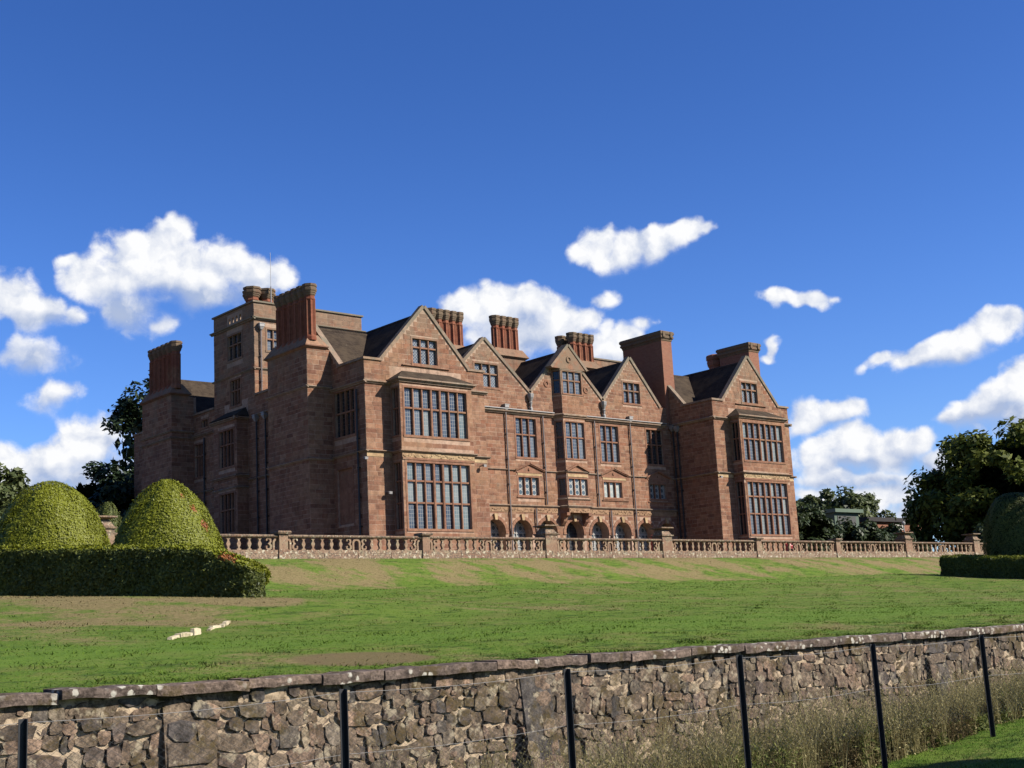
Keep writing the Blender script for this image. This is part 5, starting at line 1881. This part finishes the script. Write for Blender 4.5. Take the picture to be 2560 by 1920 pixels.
flood((53.9, 64.82, 11.0), (0.25, -1, 0), 'floodlight under the string course right of the left bay')
flood((45.0, 64.85, 11.05), (-0.6, -0.6, 0.1), 'floodlight on the upper corner of the left wing')
flood((46.35, 64.82, 9.0), (0.1, -1, 0), 'floodlight on the wall beside the left bay')
flood((77.75, 64.85, 11.2), (-0.2, -1, 0), 'floodlight on the corner of the right wing')

# ------------------------------------------------------------------ the ha-ha wall in front
WALL = thing('boundary_wall', (13, 12.1, -2.4), 'old rubble stone retaining wall with thin slab coping across the foreground', 'wall')
WY = 12.08
# slab coping, one stone after the other
jx = [-12.0, -10.8, -9.3, -8.2, -7.0, -5.6, -4.4, -3.1, -1.9, -0.6, 0.7, 2.2, 3.6, 4.84, 5.77, 6.78, 7.66, 8.45, 10.08, 10.73, 11.6, 12.33, 13.5, 14.63, 16.0, 17.37, 18.6, 19.67, 21.28, 22.6, 24, 25.2, 26.8, 28.1, 29.6, 31, 32.4, 34]
for a, b in zip(jx[:-1], jx[1:]):
    mb = MB()
    n = 7
    L = b - a
    t = rnd.uniform(0.088, 0.112)
    dz = rnd.uniform(-0.012, 0.012)
    tilt = rnd.uniform(-0.012, 0.012)
    yo = rnd.uniform(-0.025, 0.02)
    V = []
    for i in range(n):
        u = a + 0.008 + (L - 0.016) * i / (n - 1)
        zt = -0.285 + dz + tilt * (i / (n - 1) - 0.5) + rnd.uniform(-0.012, 0.012)
        f = 11.98 + yo + rnd.uniform(-0.015, 0.015)
        V += [(u, f + 0.004, zt - t), (u, f - 0.004, zt - t * 0.55 + rnd.uniform(-.01, .01)), (u, f - 0.001, zt - 0.010), (u, f + 0.012, zt), (u, 12.42, zt + 0.01), (u, 12.42, zt - t)]
    F = []
    for i in range(n - 1):
        for j in range(6):
            j2 = (j + 1) % 6
            F.append((i * 6 + j, (i + 1) * 6 + j, (i + 1) * 6 + j2, i * 6 + j2))
    F += [tuple(range(6)), tuple((n - 1) * 6 + j for j in reversed(range(6)))]
    mb.add(V, F)
    mb.build('coping_stone', WALLCOPE, WALL)
# mortar body with an uneven face
mxs, mzs = np.arange(-12, 34.01, 0.10), np.arange(-2.75, -0.30, 0.055)
X, Z = np.meshgrid(mxs, mzs)
Yv = WY + 0.016 + rng.normal(0, 0.011, X.shape) + 0.016 * np.sin(X * 3.1 + Z * 4) * np.sin(Z * 5 + X)
V = np.stack([X.ravel(), Yv.ravel(), Z.ravel()], 1)
i = np.arange(X.size).reshape(X.shape)
F = np.stack([i[:-1, :-1].ravel(), i[:-1, 1:].ravel(), i[1:, 1:].ravel(), i[1:, :-1].ravel()], 1)
mo = np_obj('mortar', V, F, LIME, WALL)
rub = []
z = -0.37
while z > -2.7:
    h = rnd.choice((rnd.uniform(0.06, 0.13), rnd.uniform(0.10, 0.19), rnd.uniform(0.15, 0.26)))
    x = -12 + rnd.uniform(0, 0.3)
    while x < 34:
        w = rnd.choice((rnd.uniform(0.06, 0.15), rnd.uniform(0.12, 0.28), rnd.uniform(0.22, 0.48))) * (0.7 + h)
        if rnd.random() < 0.15 and h > 0.17:
            hh = h * rnd.uniform(0.4, 0.6)
            rub.append((x, x + w, z - hh, z))
            rub.append((x, x + w * 0.5, z - h, z - hh))
            rub.append((x + w * 0.5, x + w, z - h, z - hh))
        else:
            rub.append((x, x + w, z - h + rnd.uniform(-.025, .025), z + rnd.uniform(-.025, .025)))
        x += w
    z -= h


def rubble_piece(mb, x0, x1, z0, z1, back=0.0):
    """one roughly squared stone: irregular outline, chamfered and slightly domed face"""
    cx, cz = (x0 + x1) / 2, (z0 + z1) / 2
    g = rnd.uniform(-0.014, 0.002)
    hx, hz_ = (x1 - x0) / 2 - g, (z1 - z0) / 2 - g
    n = rnd.choice((7, 8, 9, 10))
    pr = rnd.uniform(-0.014, 0.030) - back
    ph = rnd.uniform(0, 6.28)
    e = rnd.uniform(3.0, 12.0)
    
    out = []
    for k_ in range(n):
        a = ph + 2 * math.pi * k_ / n + rnd.uniform(-.13, .13)
        ca, sa = math.cos(a), math.sin(a)
        r = 1 / (abs(ca) ** e + abs(sa) ** e) ** (1 / e) * rnd.uniform(0.84, 1.10)
        out.append((cx + hx * r * ca, cz + hz_ * r * sa))
    tx, tz = rnd.uniform(-.05, .05), rnd.uniform(-.06, .06)
    ring0 = [(a, WY + 0.06, b) for a, b in out]
    ring1 = [(a, WY - pr + 0.012, b) for a, b in out]
    k2 = rnd.uniform(0.86, 0.96)
    ring2 = [(cx + (a - cx) * k2, WY - pr - 0.006 + (a - cx) * tx + (b - cz) * tz + rnd.uniform(-.004, .004), cz + (b - cz) * k2) for a, b in out]
    wx = lambda a, b: a + 0.05 * math.sin(b * 3.1 + a * 0.7)
    wz = lambda a, b: b + 0.045 * math.sin(a * 1.3) + 0.03 * math.sin(a * 3.7 + b * 2)
    V = ring0 + ring1 + ring2 + [(cx + rnd.uniform(-.02, .02), WY - pr - 0.008, cz)]
    V = [(wx(a, b), y_, min(wz(a, b), -0.39)) for a, y_, b in V]
    F = []
    for r in (0, 1):
        for i in range(n):
            j = (i + 1) % n
            F.append((r * n + i, r * n + j, (r + 1) * n + j, (r + 1) * n + i))
    for i in range(n):
        F.append((2 * n + i, 2 * n + (i + 1) % n, 3 * n))
    mb.add(V, F)


def seen(q):
    cx, cz = (q[0] + q[1]) / 2, (q[2] + q[3]) / 2
    u, v = proj((cx, WY, cz))
    ar = (q[1] - q[0]) * (q[3] - q[2]) / (cx * cx + WY * WY)
    hidden = cz < -0.8 - 0.02 * max(0, 18 - cx) and cx > 11
    return ar * (0.001 if not (-20 < u < 2580 and v < 1930) else (0.35 if hidden else 1.0))


rub.sort(key=seen, reverse=True)
restm = MB()
for i, q in enumerate(rub):
    if i < 250:
        mb = MB()
        rubble_piece(mb, *q)
        mb.build('stone', RUBBLE, WALL)
    else:
        rubble_piece(restm, *q)
for q in range(3600):
    cx, cz, a = rnd.uniform(-2, 30), rnd.uniform(-2.5, -0.42), rnd.uniform(0.018, 0.05)
    rubble_piece(restm, cx - a, cx + a * rnd.uniform(1, 1.8), cz - a * 0.8, cz + a * 0.8, 0.016)
restm.build('stonework', RUBBLE, WALL, kind='stuff')
# shallow sloping buttresses whose flanks throw the dark slits
for bx in (5.85, 10.45, 19.35, 26.0):
    mb = MB()
    w = 0.55
    mb.hexa([(bx, WY - 0.34, -2.7), (bx + w, WY - 0.30, -2.7), (bx + w, WY + 0.05, -2.7), (bx, WY + 0.05, -2.7), (bx + 0.03, WY - 0.03, -0.50), (bx + w - 0.03, WY + 0.0, -0.50), (bx + w - 0.03, WY + 0.05, -0.48), (bx + 0.03, WY + 0.05, -0.48)])
    bo = mb.build('buttress', RUBBLE, WALL)
    sm = MB()
    z = -0.5
    while z > -2.5:
        h = rnd.uniform(0.13, 0.27)
        u = bx + rnd.uniform(-0.02, 0.02)
        cut = bx + w * rnd.uniform(0.3, 0.7)
        for e_ in ((cut, bx + w) if rnd.random() < 0.75 else (bx + w,)):
            lo_n = len(sm.v)
            rubble_piece(sm, u, e_, z - h, z)
            for q in range(lo_n, len(sm.v)):
                vx, vy, vz = sm.v[q]
                sm.v[q] = (vx, vy - 0.01 - 0.31 * max(0.0, (-0.50 - vz) / 2.2), vz)
            u = e_
        z -= h
    sm.build('stonework', RUBBLE, bo, kind='stuff')

# ------------------------------------------------------------------ chain-link fence
FEN = thing('chain_link_fence', (11, 10.3, -2.3), 'chain-link fence on dark angle-iron posts in front of the stone wall', 'fence')
FY = 10.3
PX = [-4.7, -1.85, 1.0, 3.86, 6.79, 9.60, 12.43, 15.20, 17.98, 20.85, 23.7]
PT = [-0.43, -0.43, -0.43, -0.425, -0.393, -0.367, -0.362, -0.355, -0.351, -0.34, -0.33]
for x, t in zip(PX, PT):
    g = float(near_h(x, FY)) - 0.2
    mb = MB()
    mb.box(x - 0.027, x + 0.027, FY, FY + 0.006, g, t)
    mb.box(x + 0.021, x + 0.027, FY - 0.05, FY - 0.0005, g, t)
    mb.build('post', DARKMETAL, FEN)
for (xa, ta), (xb, tb_) in zip(zip(PX[:-1], PT[:-1]), zip(PX[1:], PT[1:])):
    mb = MB()
    for dz in (0.03, 0.55):
        pts = [(xa + (xb - xa) * k_ / 8, FY + 0.012, ta + (tb_ - ta) * k_ / 8 - dz - 0.035 * math.sin(math.pi * k_ / 8) - (0.03 if dz > .1 else 0)) for k_ in range(9)]
        mb.tube(pts, 0.0022, 4)
    mb.build('line_wire', LEAD, FEN)
    if xb > 1.0 and xa < 18.5:
        mv, mf = [], []
        p = 0.05
        nw = int((xb - xa) / p)
        hcell = 0.0325
        nz = 34
        zz = np.arange(nz + 1) * hcell
        for k_ in range(nw):
            sag = 0.035 * math.sin(math.pi * (k_ + .5) / nw)
            topz = ta + (tb_ - ta) * k_ / nw - 0.03 - sag
            xo = xa + 0.03 + k_ * p + np.where(np.arange(nz + 1) % 2 == (k_ % 2), 0.0, p * 1.0) * 1.0
            yo = FY + 0.012 + 0.003 * np.where(np.arange(nz + 1) % 2 == 0, 1, -1)
            b0 = len(mv)
            for q in range(nz + 1):
                for (ox, oz) in ((-0.0024, 0.0), (0.0024, 0.0)):
                    mv.append((xo[q] + ox, yo[q], topz - zz[q]))
            for q in range(nz):
                mf.append((b0 + 2 * q, b0 + 2 * q + 1, b0 + 2 * q + 3, b0 + 2 * q + 2))
        np_obj('wire_mesh', np.array(mv), np.array(mf), DARKMETAL, FEN)

# ------------------------------------------------------------------ edging stones on the mound
ES = [(9.30, 18.85), (9.75, 19.45), (10.25, 20.0), (10.6, 20.35), (11.15, 21.1), (11.6, 21.75), (12.05, 22.35), (12.45, 22.95), (12.85, 23.5), (13.15, 24.0)]
eg = thing('stone_edging', (10.5, 20.2, hz(10.5, 20.2)), 'curved row of pale edging stones half sunk in the lawn below the hedge', 'edging')
for i, ((x, y), (x2, y2)) in enumerate(zip(ES[:-1], ES[1:])):
    mb = MB()
    d = Vector((x2 - x, y2 - y, 0))
    d.normalize()
    nn = Vector((-d.y, d.x, 0))
    if i == 3:
        continue
    h = (0.04, 0.06, 0.11, 0, 0.03, 0.05, 0.04, 0.07, 0.04)[i]
    A, B = Vector((x, y, hz(x, y))) + d * 0.02, Vector((x2, y2, hz(x2, y2))) - d * 0.02
    w = rnd.uniform(0.035, 0.06)
    A = A + nn * rnd.uniform(-.05, .05)
    mb.hexa([A - nn * w + Vector((0, 0, -.15)), B - nn * w + Vector((0, 0, -.15)), B + nn * w + Vector((0, 0, -.15)), A + nn * w + Vector((0, 0, -.15)),
             A - nn * w * .7 + Vector((0, 0, h)), B - nn * w * .7 + Vector((0, 0, h * rnd.uniform(.7, 1.1))), B + nn * w + Vector((0, 0, h)), A + nn * w + Vector((0, 0, h))])
    mb.build('edging_stone', mat_simple('pale_edging', (0.85, 0.72, 0.48), 0.9, 0.6, 7.0, 1.0, col2=(0.25, 0.22, 0.11)) if 'pale_edging' not in bpy.data.materials else bpy.data.materials['pale_edging'], eg)

# ------------------------------------------------------------------ grass and weeds
def blades(X, Y, Z, h, w, lean=0.45, segs=1):
    n = len(X)
    a = rng.uniform(0, 2 * math.pi, n)
    ca, sa = np.cos(a), np.sin(a)
    la = rng.uniform(0, 2 * math.pi, n)
    ln = rng.uniform(0, lean, n) * h
    B = np.stack([X, Y, Z], 1)
    side = np.stack([ca * w, sa * w, np.zeros(n)], 1)
    mid = B + np.stack([np.cos(la) * ln * 0.35, np.sin(la) * ln * 0.35, h * 0.6], 1)
    tip = B + np.stack([np.cos(la) * ln, np.sin(la) * ln, h], 1)
    V = np.stack([B - side, B + side, mid + side * 0.7, mid - side * 0.7, tip + side * 0.12, tip - side * 0.12], 1).reshape(-1, 3)
    b = np.arange(n)[:, None] * 6
    F = np.concatenate([b + np.array([0, 1, 2, 3]), b + np.array([3, 2, 4, 5])])
    return V, F


def in_frame(x, y, z, pad=60):
    p = M @ np.stack([x, y, z])
    u, v = 1280 + 3250 * p[0] / p[2], 960 + 3250 * p[1] / p[2]
    return (p[2] > 0) & (u > -pad) & (u < 2560 + pad) & (v < 1920 + pad)


n = 120000
Y = 12.45 + (rng.uniform(0, 1, n) ** 1.9) * 24
X = rng.uniform(0.30, 2.2, n) * Y
Zg = lawn_h(X, Y)
k_ = in_frame(X, Y, Zg)
earth = ((X - 9.3) / 1.0) ** 2 + ((Y - 13.7) / 0.85) ** 2 < 1
k_ &= ~(earth & (rng.random(n) < 0.9))
X, Y, Zg = X[k_], Y[k_], Zg[k_]
hh = rng.uniform(0.008, 0.026, len(X)) * (1 + 1.2 * (np.sin(X * 2.1 + 2 * np.sin(Y * 3)) > 0.85))
V, F = blades(X, Y, Zg - 0.01, hh, 0.004 + 0.0003 * Y, 3.0)
np_obj('grass', V, F, BLADE, kind='stuff', label='short mown grass on the lawn above the wall', cat='grass')
n = 40000
Y = rng.uniform(33, 53.9, n)
X = rng.uniform(0.33, 2.2, n) * Y
Zg = lawn_h(X, Y)
k_ = in_frame(X, Y, Zg, 10)
X, Y, Zg = X[k_], Y[k_], Zg[k_]
V, F = blades(X, Y, Zg - 0.01, rng.uniform(0.012, 0.05, len(X)) * (0.7 + 0.6 * (np.sin(X * 1.9 + np.sin(Y * 2.3) * 2) > 0.3)), 0.016, 3.0)
np_obj('grass', V, F, BLADE, kind='stuff', label='thin tufted grass on the upper lawn and the bank under the balustrade', cat='grass')
n = 70000
Y = rng.uniform(5.5, 10.95, n)
X = rng.uniform(9, 26, n)
Zg = near_h(X, Y)
k_ = in_frame(X, Y, Zg)
X, Y, Zg = X[k_], Y[k_], Zg[k_]
V, F = blades(X, Y, Zg - 0.01, rng.uniform(0.015, 0.045, len(X)), 0.004, 1.3)
np_obj('grass', V, F, NEARBANK, kind='stuff', label='mown grass on the near bank at the lower right corner', cat='grass')

# rough weeds in the ditch: separate plants of stalks, seed heads and leaves, straw-coloured and green
def weed_top(x):
    return np.interp(x, [5, 7.2, 7.8, 8.6, 9.4, 10.2, 11.2, 12.4, 14, 16, 18, 20, 23, 28], [-2.0, -1.5, -0.98, -0.92, -1.12, -1.18, -1.05, -0.98, -0.95, -0.97, -0.95, -0.90, -0.80, -0.8])


def plants(npl, xlo, xhi, stalks, heads, leaves, spread, lsize, hgt):
    px_ = rng.uniform(xlo, xhi, npl)
    py_ = rng.uniform(10.7, 11.85, npl)
    pg = near_h(px_, py_) - 0.05
    ph = np.clip((weed_top(px_) - pg) * rng.uniform(hgt[0], hgt[1], npl), 0.15, 1.6)
    parts = []
    w = np.repeat(np.arange(npl), stalks)
    n_ = len(w)
    X_, Y_ = px_[w] + rng.normal(0, 0.05, n_), py_[w] + rng.normal(0, 0.05, n_)
    h_ = ph[w] * rng.uniform(0.55, 1.05, n_)
    a_ = rng.uniform(0, 6.28, n_)
    ln = rng.uniform(0.05, 0.45, n_) * h_
    B_ = np.stack([X_, Y_, pg[w]], 1)
    D_ = np.stack([np.cos(a_) * ln, np.sin(a_) * ln, h_], 1)
    Mid = B_ + D_ * np.array([0.32, 0.32, 0.6])
    Tip = B_ + D_
    sd = rng.uniform(0, 6.28, n_)
    wd = rng.uniform(0.0022, 0.0045, n_)
    side = np.stack([np.cos(sd) * wd, np.sin(sd) * wd, np.zeros(n_)], 1)
    V_ = np.stack([B_ - side, B_ + side, Mid + side * .8, Mid - side * .8, Tip + side * .3, Tip - side * .3], 1).reshape(-1, 3)
    b_ = np.arange(n_)[:, None] * 6
    parts.append((V_, np.concatenate([b_ + np.array([0, 1, 2, 3]), b_ + np.array([3, 2, 4, 5])]), 0))
    # seed heads along the top of each stalk
    k_ = rng.integers(0, n_, n_ * heads)
    t_ = rng.uniform(0.72, 1.03, len(k_))[:, None]
    P_ = B_[k_] + D_[k_] * t_ * np.concatenate([np.clip(t_, 0.3, 1)] * 2 + [np.ones_like(t_)], 1) + rng.normal(0, 0.016, (len(k_), 3))
    V_, F_ = quads(P_, rng.normal(0, 1, (len(k_), 3)), 0.011, 1.0, 1.7)
    parts.append((V_, F_, 0))
    # leaves lower down
    k_ = rng.integers(0, n_, n_ * leaves)
    t_ = rng.uniform(0.05, 0.85, len(k_))[:, None]
    P_ = B_[k_] + D_[k_] * t_ * np.concatenate([np.clip(t_, 0.2, 1)] * 2 + [np.ones_like(t_)], 1) + rng.normal(0, spread, (len(k_), 3)) * np.array([1, 1, 0.7])
    V_, F_ = quads(P_, rng.normal(0, 1, (len(k_), 3)) + np.array([0, -0.3, 0.6]), lsize, 0.7, 1.8)
    parts.append((V_, F_, 0))
    V_, F_, M_ = join(parts)
    return V_, F_


V, F = plants(560, 7.0, 27, 24, 6, 3, 0.05, 0.016, (0.55, 1.1))
np_obj('dry_weeds', V, F, DRYB, kind='stuff', label='dry straw-coloured weeds and seed heads standing in the ditch before the wall', cat='weeds')
V, F = plants(460, 7.6, 27, 16, 1, 12, 0.05, 0.024, (0.25, 0.85))
np_obj('green_weeds', V, F, WEEDG, kind='stuff', label='green leafy weeds growing in clumps against the wall', cat='weeds')
V, F = plants(330, 6.4, 27, 22, 3, 7, 0.05, 0.018, (0.2, 0.75))
np_obj('brown_weeds', V, F, BROWNW, kind='stuff', label='withered brown undergrowth low in the ditch', cat='weeds')
